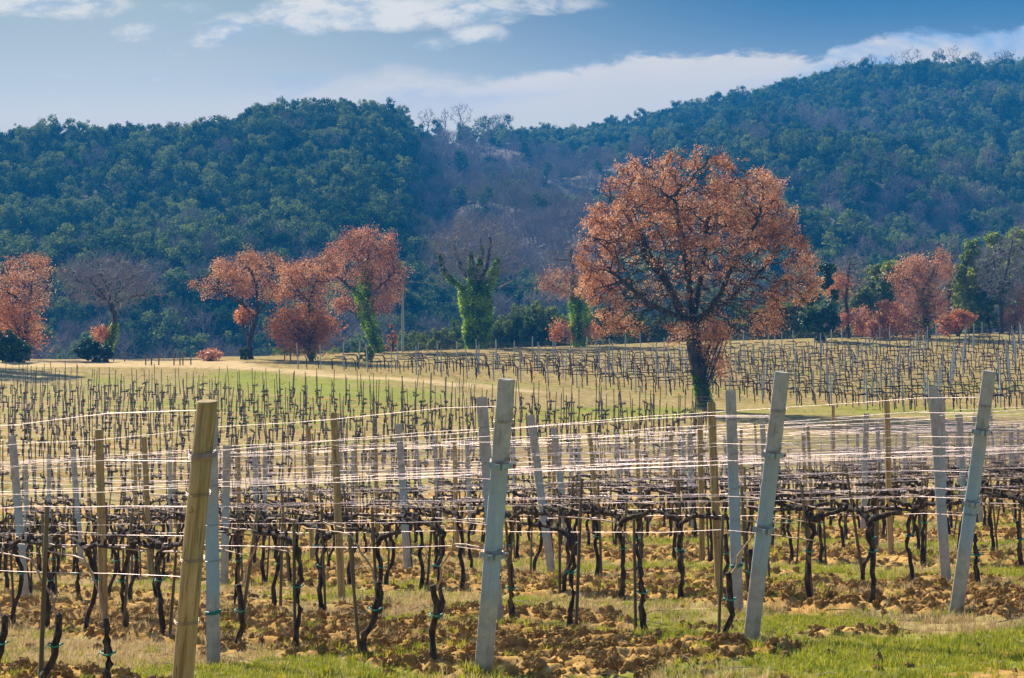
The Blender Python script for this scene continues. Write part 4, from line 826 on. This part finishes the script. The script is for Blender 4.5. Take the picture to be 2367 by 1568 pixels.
# ------------------------------------------------------------ vineyard: vines
WIREH = .92
def wob(a, b, n, amp, r, pin=True):
    a, b = np.array(a, float), np.array(b, float); t = np.linspace(0, 1, n)[:, None]; P = a+(b-a)*t
    w_ = np.cumsum(r.normal(size=(n, 3)), 0)*amp; w_ -= t*w_[-1]; P = P+w_*[1, 1, .3]; return P
def gnarl(mb, P, R, r, k=8, amt=.45):
    P = np.asarray(P); n = len(P); rr = np.interp(np.linspace(0, 1, n), np.linspace(0, 1, len(R)), R)*(1+.35*(r.random(n)-.4)*amt*2)
    mb.tube(P, rr, k, 0, True, amt, r)
def chain(*ps):
    out = [ps[0]]
    for p in ps[1:]: out.append(p[1:])
    return np.concatenate(out)
def vine_parts(kind, seed):
    r = np.random.default_rng(seed); q = {k: MB() for k in ('trunk', 'cordon', 'cane', 'tie')}; s = 1 if r.random() < .5 else -1
    lean = r.normal(size=2)*.05
    if kind == 'stump':
        h = .50+.16*r.random(); P = wob((0, 0, -.12), (lean[0]*1.6, lean[1], h), 11, .018, r); gnarl(q['trunk'], P, [.040, .027, .024, .026, .021], r)
        top = P[-2]; gnarl(q['trunk'], [top, top+[.03*s, .01, .06]], [.02, .008], r, 5)
        C = np.concatenate([wob(top, top+[.10*s, 0, .16], 5, .008, r), wob(top+[.12*s, .01, .22], (top[0]+.32*s, 0, WIREH), 5, .008, r), wob((top[0]+.5*s, 0, WIREH+.01), (top[0]+1.05*s, 0, WIREH), 7, .006, r)])
        q['cane'].tube(C, np.linspace(.0095, .005, len(C)), 5, 0, True, .3, r)
        for j in (7, 9, 12, 14): q['cane'].tube([C[j], C[j]+[.01*s, 0, .03]], [.008, .004], 4)
        tie = (P[7], .046)
    else:
        th = .80+.06*r.random(); arm = (.55+.35*r.random())*s; ext = .10+.12*r.random()
        bow = r.normal()*.05
        P = chain(wob((0, 0, -.12), (bow, lean[1], .42), 8, .014, r), wob((bow, lean[1], .42), (lean[0], 0, th), 8, .014, r)); gnarl(q['trunk'], P, [.042, .025, .020, .022, .019], r)
        Cc = chain(P[-2:], wob(P[-1], (P[-1][0]+ext*s, 0, WIREH-.01), 5, .012, r), wob((P[-1][0]+ext*s, 0, WIREH-.01), (P[-1][0]+arm, 0, WIREH+.01+.03*r.normal()), 14, .013, r))
        gnarl(q['cordon'], Cc, [.024, .026, .021, .019, .013], r, 8, .7)
        if kind == 'full':
            C2 = chain(P[-2:], wob(P[-1], (P[-1][0]-.4*s, 0, WIREH), 11, .014, r)); gnarl(q['cordon'], C2, [.030, .026, .015], r, 7, .7)
        for j in range(3, len(Cc)-1, 3): gnarl(q['cordon'], [Cc[j], Cc[j]+[.02*r.normal(), .015*r.normal(), .045+.03*r.random()]], [.02, .012], r, 5)
        e = Cc[-1]; C = wob(e, (e[0]+(.5+.5*r.random())*s, 0, WIREH+.01), 9, .008, r); q['cane'].tube(C, np.linspace(.010, .005, 9), 5, 0, True, .3, r)
        for j in (2, 4, 6): q['cane'].tube([C[j], C[j]+[.012*s, .01, .035]], [.008, .004], 4)
        if r.random() < .5:
            j = 6; q['cane'].tube(wob(Cc[j], Cc[j]+[.25*s, .03, .22], 5, .015, r), np.linspace(.007, .003, 5), 4)
        tie = (P[9], .042)
    c, rr = tie; t = np.linspace(0, 2*pi, 11); ring = np.stack([np.cos(t)*rr*1.25, np.sin(t)*rr*1.1, .01*np.sin(t*2)], 1)+c; q['tie'].tube(ring, .006, 4, 0, False)
    q['tie'].tube([ring[2], ring[2]+[.03*s, .02, -.04]], [.004, .003], 3)
    return q
VM = dict(trunk='vine', cordon='vine', cane='cane', tie='tie')
VP = []
for i, kd in enumerate(['stump']*4+['arch']*7+['full']*5):
    q = vine_parts(kd, 500+i); VP.append((kd, {k: b.mesh(k, [M[VM[k]]], True) for k, b in q.items() if b.n}, q))
def joined(q, keys, nm):
    mb = MB(); ms = []
    for k in keys:
        if q[k].n: mb.merge(q[k], len(ms)); ms.append(M[VM[k]])
    return mb.mesh(nm, ms, True)
VFAR = [joined(q, ('trunk', 'cordon', 'cane'), 'vine') for _, _, q in VP]
def far_vine(kind, seed):
    r = np.random.default_rng(seed); mb = MB(); s = 1 if r.random() < .5 else -1
    if kind == 'hook':
        h = .80+.08*r.random(); P = wob((0, 0, -.1), (.06*r.normal(), 0, h-.12), 6, .02, r); L = .75+.35*r.random(); hz = h+.10
        if r.random() < .35: hz -= .12
        C = np.concatenate([[P[-1]], [P[-1]+[.05*s, 0, .10]], wob(P[-1]+[.16*s, 0, hz-P[-1][2]], (P[-1][0]+L*s, 0, hz-.06*r.random()), 7, .018, r)])
        mb.tube(P, [.042]+[.034]*4+[.032], 6, 0, True, .4, r); mb.tube(C, [.032, .033, .032, .030, .030, .028, .027, .024, .018], 6, 0, True, .5, r)
        if r.random() < .5: mb.tube([P[-1], P[-1]+[-.14*s, 0, .14], P[-1]+[-.45*s, 0, .12]], [.03, .024, .018], 6, 0, True, .5, r)
    else:
        h = .42+.34*r.random(); P = wob((0, 0, -.1), (.05*r.normal(), 0, h), 6, .02, r); mb.tube(P, [.048]+[.036]*4+[.033], 6, 0, True, .5, r)
        for q_ in ((1, -1) if r.random() < .55 else ((s,) if r.random() < .8 else ())):
            L = .08+.24*r.random(); C = wob(P[-1], P[-1]+[L*q_, 0, .05*r.normal()], 5, .02, r); mb.tube(C, [.036, .034, .032, .030, .022], 6, 0, True, .6, r)
            for c in C[1:]: mb.tube([c, c+[.01, .01*r.normal(), .07+.05*r.random()]], [.018, .010], 4)
    return mb.mesh('vine', [M['vine']], True)
HOOK = [far_vine('hook', 40+i) for i in range(7)]; TEE = [far_vine('tee', 60+i) for i in range(14)]
ROWANG = math.atan2(RD[1], RD[0])
ENDS = {0: np.array([-2.17, 13.55]), 1: np.array([-.055, 15.4]), 2: np.array([2.13, 17.2]), 3: np.array([4.16, 19.1])}
def row_point(k, t):
    """t metres along near-block row k from its headland end"""
    if k in ENDS: e = ENDS[k]
    else: e = ENDS[3]+(k-3)*np.array([2.11, 1.85])
    return e+RD*t
def far_d(u): return 66+(34*u if u < .04 else 1.4+min((u-.04)*90, 15))     # far edge of the near block
def inview(p, m=.262): return abs(p[0]/p[1]) < m
near_vines = []       # (dist, X, Y, angle, variant, row, t)
SP = {0: [.95, 1.95, 2.95, 3.9, 4.8, 5.7], 1: [.95, 1.95, 3.0, 4.15, 5.5, 6.35, 7.3, 8.2, 9.2], 2: [.72, 1.82, 2.8, 3.8, 4.9, 6.1, 7.3, 8.3, 9.3, 10.3], 3: [1.4, 2.25, 3.2, 4.2, 5.2, 6.3, 7.3, 8.3]}
NR = 23
for k in range(NR):
    ts = list(SP.get(k, [])); t = ts[-1]+1. if ts else .9
    while t < 60: ts.append(t+random.uniform(-.12, .12)); t += .80
    for j, t in enumerate(ts):
        p = row_point(k, t)
        if p[1] > far_d(p[0]/p[1]) or not inview(p, .275): continue
        if random.random() < .03 and t > 10: continue
        if k == 0: v = random.randrange(0, 4)
        elif k == 1 and t < 2.6: v = [1, 3][j % 2]
        elif k == 2 and t < 2.2: v = [0, 2][j % 2]
        else: v = random.choice([0, 2]+list(range(4, 16))*3)
        near_vines.append((p[1], p[0], p[1], ROWANG+(pi if random.random() < .0 else 0)+random.uniform(-.05, .05), v, k, j, t))
near_vines.sort()
LOOK = dict(stump='short dark vine stump with one thin pale cane', arch='gnarled vine bending over onto its wire', full='gnarled vine with arms both ways')
single = near_vines[:300]; farv = near_vines[300:]
RN_ = lambda k: ['front', 'second', 'third', 'fourth', 'fifth', 'sixth', 'seventh', 'eighth', 'ninth', 'tenth'][k] if k < 10 else nth(k)
cntrow = {}
for (d, x, y_, a, v, k, j, t) in sorted(single, key=lambda q: (q[5], q[7])):
    c = cntrow.get(k, 0); cntrow[k] = c+1; kd, parts, q = VP[v]
    lab = '%s, %s in view along the %s row' % (LOOK[kd], nth(c), RN_(k)); z = gz(x, y_)+float(tilled(x, y_))*.05
    sc = (1, 1, random.uniform(.96, 1.05))
    if d < 40:
        o = thing('vine', lab, 'vine', (x, y_, z), a, 'vines of the near vineyard', None, sc)
        for nm, me in parts.items():
            if nm != 'tie' or d < 30: obj(nm, me, o)
    else: thing('vine', lab, 'vine', (x, y_, z), a, 'vines of the near vineyard', VFAR[v], sc)
# far blocks
LD = np.array([.80, -.60]); LO = np.array([.60, .80])      # west block: rows fall toward the lens to the east
left_v = []; left_s = []; left_rows = []
p0 = np.array([-28.8, 137.2])
for rI in range(26):
    base = p0-LO*2.5*.9*rI-LD*(4+1.2*random.random()); pts_ = []
    for t in np.arange(0, 75, 1.02):
        p = base+LD*(t+random.uniform(-.1, .1))
        u_ = p[0]/p[1]; x_ = CX+FOC*u_
        if p[1] < far_d(u_)+5 or abs(u_) > .265 or x_ > 1650 or p[1] < 68: continue
        if x_ > 1150 and rI < 2 and t > 40 and random.random() < .3: continue
        pts_.append((t, p))
        if not (x_ < 190 and rI < 2): left_v.append((p[1], p[0], p[1], math.atan2(LD[1], LD[0])+random.uniform(-.08, .08), random.randrange(14)))
        if random.random() < .85: left_s.append((p[1], p[0]+random.uniform(-.06, .06), p[1]-.06, rI, t))
    if pts_: left_rows.append((rI, base, pts_[0][0], pts_[-1][0]))
RDR = np.array([.90, .43]); RDR /= np.linalg.norm(RDR)
E0, E1 = np.array([-15.1, 153.]), np.array([14.5, 125.])
right_v = []; right_p = []; right_rows = []
for rI in range(22):
    e = E0+(E1-E0)*rI/17.; last = None; o_ = random.random()*.6
    for j, t in enumerate(np.arange(.25, 75, 1.0)):
        p = e+RDR*(t+o_+random.uniform(-.08, .08))
        if p[0]/p[1] > .262 or p[1] > 186: break
        if p[0]/p[1] > -.27: right_v.append((p[1], p[0], p[1], math.atan2(RDR[1], RDR[0])+random.uniform(-.06, .06), random.randrange(7))); last = t
    if last is None: continue
    right_rows.append((rI, e, last)); st = 4.6
    for j in range(int(last/st)+1):
        p = e+RDR*(j*st+(.6*(rI*7 % 5) if j else 0)); right_p.append((p[1], p[0], p[1], rI, j))
R_ = [(x, y_, a, 16+v) for (_, x, y_, a, v) in left_v]+[(x, y_, a, 30+v) for (_, x, y_, a, v) in right_v]+[(q[1], q[2], q[3], q[4]) for q in farv]
A = np.array(R_); n = len(A); z = ground_z(A[:, 0], A[:, 1])-.03
scatter('distant_vines', VFAR+TEE+HOOK, np.stack([A[:, 0], A[:, 1], z], 1), np.stack([np.zeros(n), np.zeros(n), A[:, 2]], 1), .88+.22*rng.random(n), A[:, 3], kind='stuff')

# ------------------------------------------------------------ posts
def rot_to(lean, H, twist):
    """rotation that tips a post's top by lean metres (x, y)"""
    from mathutils import Matrix
    v = Vector((lean[0], lean[1], H)).normalized(); q = Vector((0, 0, 1)).rotation_difference(v)
    return (q.to_matrix() @ Matrix.Rotation(twist, 3, 'Z')).to_euler()
def concrete_body(H, w_, ch, seed, sub=10):
    r = np.random.default_rng(seed); h = w_/2; c = ch
    ring = np.array([(-h, -h+c), (-h+c, -h), (h-c, -h), (h, -h+c), (h, h-c*.6), (h-c*.6, h), (-h+c*.6, h), (-h, h-c*.6)])
    V = []; zs = np.concatenate([np.linspace(-.35, H-.012, sub), [H]])
    for i, zz in enumerate(zs):
        s = 1-.06*zz/H+.006*r.normal(); V.append(np.c_[ring*(s if i < sub else s*.90)+r.normal(size=2)*.0008+(ring*-.05*(r.random((8, 1))**6) if sub > 12 else 0)+r.normal(size=(8, 2))*.0006, np.full(8, zz)+(r.normal(size=8)*.003 if i == sub-1 else 0)])
    V = np.concatenate(V); m = len(zs); i = np.arange(m-1)[:, None]*8; j = np.arange(8)[None]; q = np.stack([i+j, i+(j+1) % 8, i+8+(j+1) % 8, i+8+j], -1).reshape(-1, 4)
    mb = MB(); mb.add(V, q); mb.add(np.vstack([V[-8:], V[-8:].mean(0)]), None, [(8, a, (a+1) % 8) for a in range(8)]); return mb
def wood_body(H, rad, seed, k=18):
    r = np.random.default_rng(seed); zs = np.concatenate([np.linspace(-.35, H-.02, 14), [H-.004, H]]); a = np.arange(k)/k*2*pi; V = []
    bump = 1+.035*np.cos(a*2+r.random()*6)+.02*r.normal(size=k)*.4
    for i, zz in enumerate(zs):
        s = rad*(1.04-.06*zz/H)*(1 if i < 14 else (.97 if i == 14 else .90)); V.append(np.c_[np.cos(a)*s*bump+.004*math.sin(zz*3+seed), np.sin(a)*s*bump, np.full(k, zz+(.006*np.cos(a) if i >= 14 else 0))])
    V = np.concatenate(V); m = len(zs); i = np.arange(m-1)[:, None]*k; j = np.arange(k)[None]; q = np.stack([i+j, i+(j+1) % k, i+k+(j+1) % k, i+k+j], -1).reshape(-1, 4)
    mb = MB(); mb.add(V, q); mb.add(np.vstack([V[-k:], V[-k:].mean(0)]), None, [(k, x, (x+1) % k) for x in range(k)]); return mb
def wrap_ring(w_, z, r, turns=2.2, tilt=.012):
    t = np.linspace(0, turns*2*pi, 40); e = 5; c, s = np.cos(t), np.sin(t); rr = w_/(np.abs(c)**e+np.abs(s)**e)**(1/e)
    return np.stack([rr*c, rr*s, z+tilt*c+.012*t/6.28], 1)
def end_post(name, label, base, lean, H, brackets, twist, seed, group):
    x, y_ = base; z = gz(x, y_); o = thing('end_post', label, 'post', (x, y_, z), 0, group); o.rotation_euler = rot_to(lean, H, twist); r = np.random.default_rng(seed)
    if name == 'wood':
        obj('shaft', wood_body(H, .068, seed, 28).mesh('shaft', [M['postwood']], False), o); hw = .070
        for me_ in (): pass
    else: obj('shaft', concrete_body(H, .104, .016, seed, 56).mesh('shaft', [M['concrete']]), o); hw = .0545
    for zb in brackets:
        b = MB(); p = hw+.004; th = .0035
        for sx, sy, lx, ly in ((1, 0, th, p), (-1, 0, th, p), (0, 1, p+th*2, th), (0, -1, p+th*2, th)): b.box((sx*(p+.001), sy*(p+.001*(1 if sx else 4)), zb), (lx, ly, .019))
        b.box((-p-.038, -p+.008, zb), (.036, .005, .020)); b.box((p+.030, -p+.008, zb-.004), (.030, .005, .018))
        br = obj('bracket', b.mesh('bracket', [M['metal']]), o)
        b = MB(); b.tube([(p+.026, -p-.012, zb-.004), (p+.026, -p+.034, zb-.004)], .012, 6); obj('bolt', b.mesh('bolt', [M['rust']]), br)
        b = MB(); b.tube(wrap_ring(hw+.006, zb+.035, r, 2.3, .02), .0022, 4, 0, False); obj('wire_wrap', b.mesh('wire_wrap', [M['oldwire']]), o)
    for zb in ([1.66, 1.42, 1.0, .60] if name == 'wood' else [H*.42, H*.86]):
        b = MB(); b.tube(wrap_ring(hw+.004, zb, r, 1.6 if name != 'wood' else 2.1, .008), .0022, 4, 0, False)
        if name == 'wood' and zb == 1.66:
            b.tube(wrap_ring(hw+.010, zb, r, 3, .016), .006, 5, 0, False)
        obj('wire_wrap', b.mesh('wire_wrap', [M['oldwire']]), o)
    return o
G1 = 'leaning end posts of the near vineyard'
end_post('wood', 'thick round wooden end post leaning toward the headland, nearest of all', (bear(413, 13.7), 13.7), (.21, -.20), 2.02, [], .3, 1, None)
end_post('c', 'tall leaning concrete end post with two blue-grey brackets, nearest to the lens', (bear(1117, 15.35), 15.35), (.17, -.22), 2.14, [.885, 1.53], ROWANG-pi/2+.35, 2, G1)
end_post('c', 'leaning concrete end post with brackets and red bolts, second concrete one back', (bear(1735, 17.2), 17.2), (.225, -.25), 2.19, [.93, 1.53], ROWANG-pi/2+.38, 3, G1)
end_post('c', 'leaning concrete end post with brackets, furthest back of the bracketed ones', (bear(2209, 19.1), 19.1), (.25, -.25), 2.20, [1.02, 1.66], ROWANG-pi/2+.42, 4, G1)
CB = [concrete_body(2.25, .088, .014, 70+i).mesh('trellis_post', [M['concrete']]) for i in range(4)]
WB = [wood_body(2.25, .043, 80+i, 14).mesh('trellis_post', [M['postwood']], True) for i in range(4)]
TB = [concrete_body(2.05, .060, .008, 90+i, 4).mesh('trellis_post', [M['concrete']]) for i in range(3)]
listed = [(20, 1005, 60, 1395, 'c', 'pale concrete post leaning outward at the very end of the picture'), (226, 993, 241, 1452, 'w', 'stout wooden post between two concrete ones behind the wooden end post'), (330, 1010, 349, 1345, 'w', 'slender wooden post just before the thick wooden end post'),
          (487, 955, 494, 1540, 'c', 'concrete post close behind the thick wooden end post, vine tied to it'), (525, 1029, 519, 1357, 'c', 'short pale concrete post half hidden behind the tied concrete post'), (770, 955, 790, 1390, 'w', 'greenish wooden post in the middle of the vines, taller than its neighbours'),
          (712, 990, 722, 1300, 'w', 'thin wooden post beside the greenish taller one'), (921, 980, 943, 1326, 'c', 'narrow concrete post leaning slightly, before the nearest bracketed post'), (1113, 917, 1152, 1451, 'c', 'concrete post standing right behind the nearest bracketed post'),
          (1226, 955, 1277, 1340, 'c', 'strongly tilted pale concrete post with a rusty streak'), (1281, 989, 1316, 1287, 'c', 'tilted concrete post just behind the rust-streaked one'), (1645, 930, 1664, 1392, 'w', 'tilted greenish wooden post in front of the great oak trunk'), (1690, 902, 1706, 1417, 'c', 'upright concrete post with a blue stain beside the second bracketed post'),
          (2050, 918, 2060, 1292, 'w', 'brown wooden post rising above the wires between two bracketed posts'), (2161, 892, 2189, 1367, 'c', 'concrete post beside the furthest bracketed end post'), (2002, 960, 1996, 1236, 'c', 'pale short concrete post behind the brown wooden one'),
          (1050, 1005, 1056, 1270, 'w', 'short wooden post before the nearest bracketed post'), (1926, 948, 1928, 1180, 'w', 'wooden post in the deeper rows between two bracketed posts'), (1362, 988, 1385, 1255, 'w', 'thin wooden post past the tilted concrete pair'), (1470, 985, 1480, 1230, 'w', 'thin upright wooden post under the great oak'),
          (165, 1040, 188, 1312, 'c', 'grey concrete post leaning behind the stout wooden one')]
taken = []
for i, (xt, yt, xb, yb, kd, lb) in enumerate(listed):
    yv = 1085-.043*(xb-CX); d = 1.47*FOC/(yb-yv); X = bear(xb, d); z = gz(X, d); H = (yb-yt)*d/FOC; taken.append((X, d))
    lx = (xt-xb)*d/FOC; o = thing('trellis_post', lb, 'post', (X, d, z), 0, 'posts of the near vineyard', None, (1, 1, H/2.25)); o.rotation_euler = rot_to((lx, -lx*.8), H, (ROWANG-pi/2+.2+.2*random.random()) if kd == 'c' else random.random()*6)
    obj('shaft', (CB if kd == 'c' else WB)[i % 4], o); b = MB(); hw = .048 if kd == 'c' else .046
    for zb in (.93, 1.25, 1.6, 1.95): b.tube(wrap_ring(hw, zb, rng, 1.3, .004), .0022, 3, 0, False)
    obj('wire_wrap', b.mesh('wire_wrap', [M['oldwire']]), o)
    if kd == 'c' and d < 22:
        b = MB(); b.tube(wrap_ring(hw+.005, .46, rng, 3.2, .006), .005, 4, 0, False); obj('green_tie', b.mesh('green_tie', [M['tie']]), o)
cntrow = {}; rowposts = {}
for k in range(NR):
    t = 4.3+.9*(k % 3)*.5
    while t < 62:
        p = row_point(k, t); t += 4.7
        if p[1] > far_d(p[0]/p[1])+1 or not inview(p, .27) or p[1] < 27: continue
        if any(abs(p[0]-a)+abs(p[1]-b_) < 2.4 for a, b_ in taken): continue
        c = cntrow.get(k, 0); cntrow[k] = c+1; H = random.uniform(1.95, 2.2)*(1 if p[1] < 62 else .93); wd = random.random() < .33
        o = thing('trellis_post', '%s %s post, %s in view along the %s row' % ('tilted' if random.random() < .4 else 'upright', 'wooden' if wd else 'concrete', nth(c), RN_(k)), 'post', (p[0], p[1], gz(*p)), 0, 'posts of the near vineyard', (WB if wd else CB)[random.randrange(4)], (.92, .92, H/2.25))
        lx = -abs(random.gauss(.02, .07)); o['label'] = ('tilted' if lx < -.08 else 'upright')+o['label'][o['label'].index(' '):]; o.rotation_euler = rot_to((lx, -lx*.7), H, ROWANG-pi/2+.3*random.random())
right_p.sort(); cn = {}
for (_, x, y_, rI, j) in right_p:
    if len(cn) > 900: break
    H = random.uniform(1.85, 2.1); lx = random.gauss(0, .03) if j else -.14*random.random()-.03
    blue = random.random() < .03
    o = thing('trellis_post', 'slim grey far-vineyard post, %s, row %s from the near edge' % ('end of its row' if j == 0 else nth(j)+' after the row end', nth(21-rI)), 'post', (x, y_, gz(x, y_)-.02), 0, 'posts of the far vineyard', TB[j % 3], (1.15, 1.15, H/2.05)); o.rotation_euler = rot_to((lx, 0), H, random.random())
# stakes beside the vines
def stake_mesh(H, r_, seed): b = MB(); b.tube([(0, 0, -.15), (0, 0, H*.5), (0, 0, H)], [r_*1.05, r_, r_*.95], 7); return b.mesh('vine_stake', [M['stake']], False)
SK = [stake_mesh(1.25, .017, 0), stake_mesh(1.15, .014, 1)]; SL = [stake_mesh(1.62, .019, 2), stake_mesh(1.78, .022, 3)]
cand = []
for (d, x, y_, a, v, k, j, t) in near_vines:
    if random.random() < (.75 if d < 40 else .6): cand.append((d, x+RD[0]*random.choice([-.05, .07])+.02, y_+RD[1]*.05-.05, 0, k, t))
for (d, x, y_, rI, t) in left_s: cand.append((d, x, y_, 1, rI, t))
cand.sort(); cn = {}
for (d, x, y_, b_, k, t) in cand[:300]:
    c = cn.get((b_, k), 0); cn[(b_, k)] = c+1
    lab = ('thin wooden stake beside a vine, %s stake along the %s row' % (nth(c), RN_(k))) if b_ == 0 else ('thin dark stake in the sloping field, %s along its %s row' % (nth(c), nth(k)))
    o = thing('vine_stake', lab, 'stake', (x, y_, gz(x, y_)), 0, 'stakes of the near vineyard' if b_ == 0 else 'stakes of the sloping vineyard', (SL if b_ else SK)[random.randrange(2)], (1, 1, random.uniform(.85, 1.1)))
    s = .07 if b_ == 0 else .05; o.rotation_euler = (random.gauss(0, s), random.gauss(0, s), 0)
rs = cand[300:]; A = np.array([(q[1], q[2], q[3]) for q in rs]); n = len(A)
scatter('distant_stakes', SK+SL, np.stack([A[:, 0], A[:, 1], ground_z(A[:, 0], A[:, 1])-.03], 1), np.stack([rng.normal(size=n)*.045, rng.normal(size=n)*.045, np.zeros(n)], 1), np.stack([np.ones(n), np.ones(n), .85+.3*rng.random(n)], 1), A[:, 2]*2+rng.integers(0, 2, n), kind='stuff')
# ------------------------------------------------------------ wires
HN = ['fruiting wire carrying the cordons']+[nth(i)+' wire up' for i in range(1, 8)]+['topmost wire']
for k in range(NR):
    for wI, hz in enumerate([WIREH, 1.05, 1.18, 1.30, 1.42, 1.54, 1.66, 1.79, 1.92]):
        if k < 3 and wI in (1, 3, 5, 7)[:3+(k == 0)]: continue
        hz += (.02 if wI == 0 else .07)*random.uniform(-1, 1)+(0 if wI in (0, 8) else .06*math.sin(k*2.1+wI)*(k > 3))
        off = .055*(1 if wI in (2, 4) else -1) if wI else .02
        P = []; sag = random.uniform(.01, .035); ph = random.random()*4.7
        t0 = 0.
        for t in np.arange(-.05 if k < 4 else 0, 63, .78):
            p = row_point(k, t)
            if p[1] > far_d(p[0]/p[1])+.5 or not inview(p, .34): continue
            f = ((t+ph) % 4.7)/4.7; lean = 0 if t > .3 else 0
            zz = hz*(1 if t > 1 else 1); P.append((p[0]+RN[0]*off, p[1]+RN[1]*off, gz(*p)+zz-sag*4*f*(1-f)+random.uniform(-.006, .006)))
        if len(P) < 2: continue
        if k < 4:       # the wire is tied back to the leaning end post
            e = row_point(k, 0); L = {0: (.21, -.20, 2.02), 1: (.17, -.22, 2.14), 2: (.225, -.25, 2.19), 3: (.25, -.25, 2.2)}[k]; bx = {0: (bear(413, 13.7), 13.7), 1: (bear(1117, 15.35), 15.35), 2: (bear(1735, 17.2), 17.2), 3: (bear(2209, 19.1), 19.1)}[k]
            f = hz/L[2]; q = (bx[0]+L[0]*f-.04, bx[1]+L[1]*f, gz(*bx)+hz*.985); P = [q]+[x for x in P if (x[1]-q[1]) > .4]
        if len(P) < 2: continue
        b = MB(); b.tube(P, (.0016 if wI else .0019)+.0002*max(k-1, 0), 4, 0, False)
        obj('trellis_wire', b.mesh('trellis_wire', [M['wire']], True), label='bright %s in the %s row' % (HN[wI], RN_(k)), category='wire', group='wires of the near vineyard')
for (rI, base, a, b_) in left_rows:
    for wI, hz in enumerate((.62, 1.2)):
        P = [(*(base+LD*t), gz(*(base+LD*t))+hz) for t in np.arange(a, b_+2.1, 2.)]; b = MB(); b.tube(P, .004, 3, 0, False)
        if len(P) > 1: obj('trellis_wire', b.mesh('trellis_wire', [M['wire']], True), label='%s wire of the %s row down the sloping field' % (('lower', 'upper')[wI], nth(rI)), category='wire', group='wires of the sloping vineyard')
for (rI, e, L) in right_rows:
    for wI, hz in enumerate((.93, 1.55)):
        P = [(*(e+RDR*t), gz(*(e+RDR*t))+hz) for t in np.arange(0, L+2.1, 2.)]; b = MB(); b.tube(P, .004, 3, 0, False)
        if len(P) > 1: obj('trellis_wire', b.mesh('trellis_wire', [M['oldwire']], True), label='%s wire of the far vineyard, %s row from its far edge' % (('lower', 'upper')[wI], nth(rI)), category='wire', group='wires of the far vineyard')
# ------------------------------------------------------------ the air
hm, ht, hout = mat('haze'); pv = ht.new('ShaderNodeVolumePrincipled'); pv.inputs['Color'].default_value = (.02, .36, 1., 1); pv.inputs['Density'].default_value = .00041; pv.inputs['Anisotropy'].default_value = 0.
ht.l.new(pv.outputs[0], hout.inputs['Volume']); b = MB(); b.box((0, 660, 60), (620, 740, 102)); me = b.mesh('haze', [hm]); o = obj('haze', me, kind='stuff')
print('COUNTS near vines', len(near_vines), 'left', len(left_v), 'right', len(right_v), 'stakes', len(cand), 'right posts', len(right_p), 'hill', len(rest)+len(chosen))
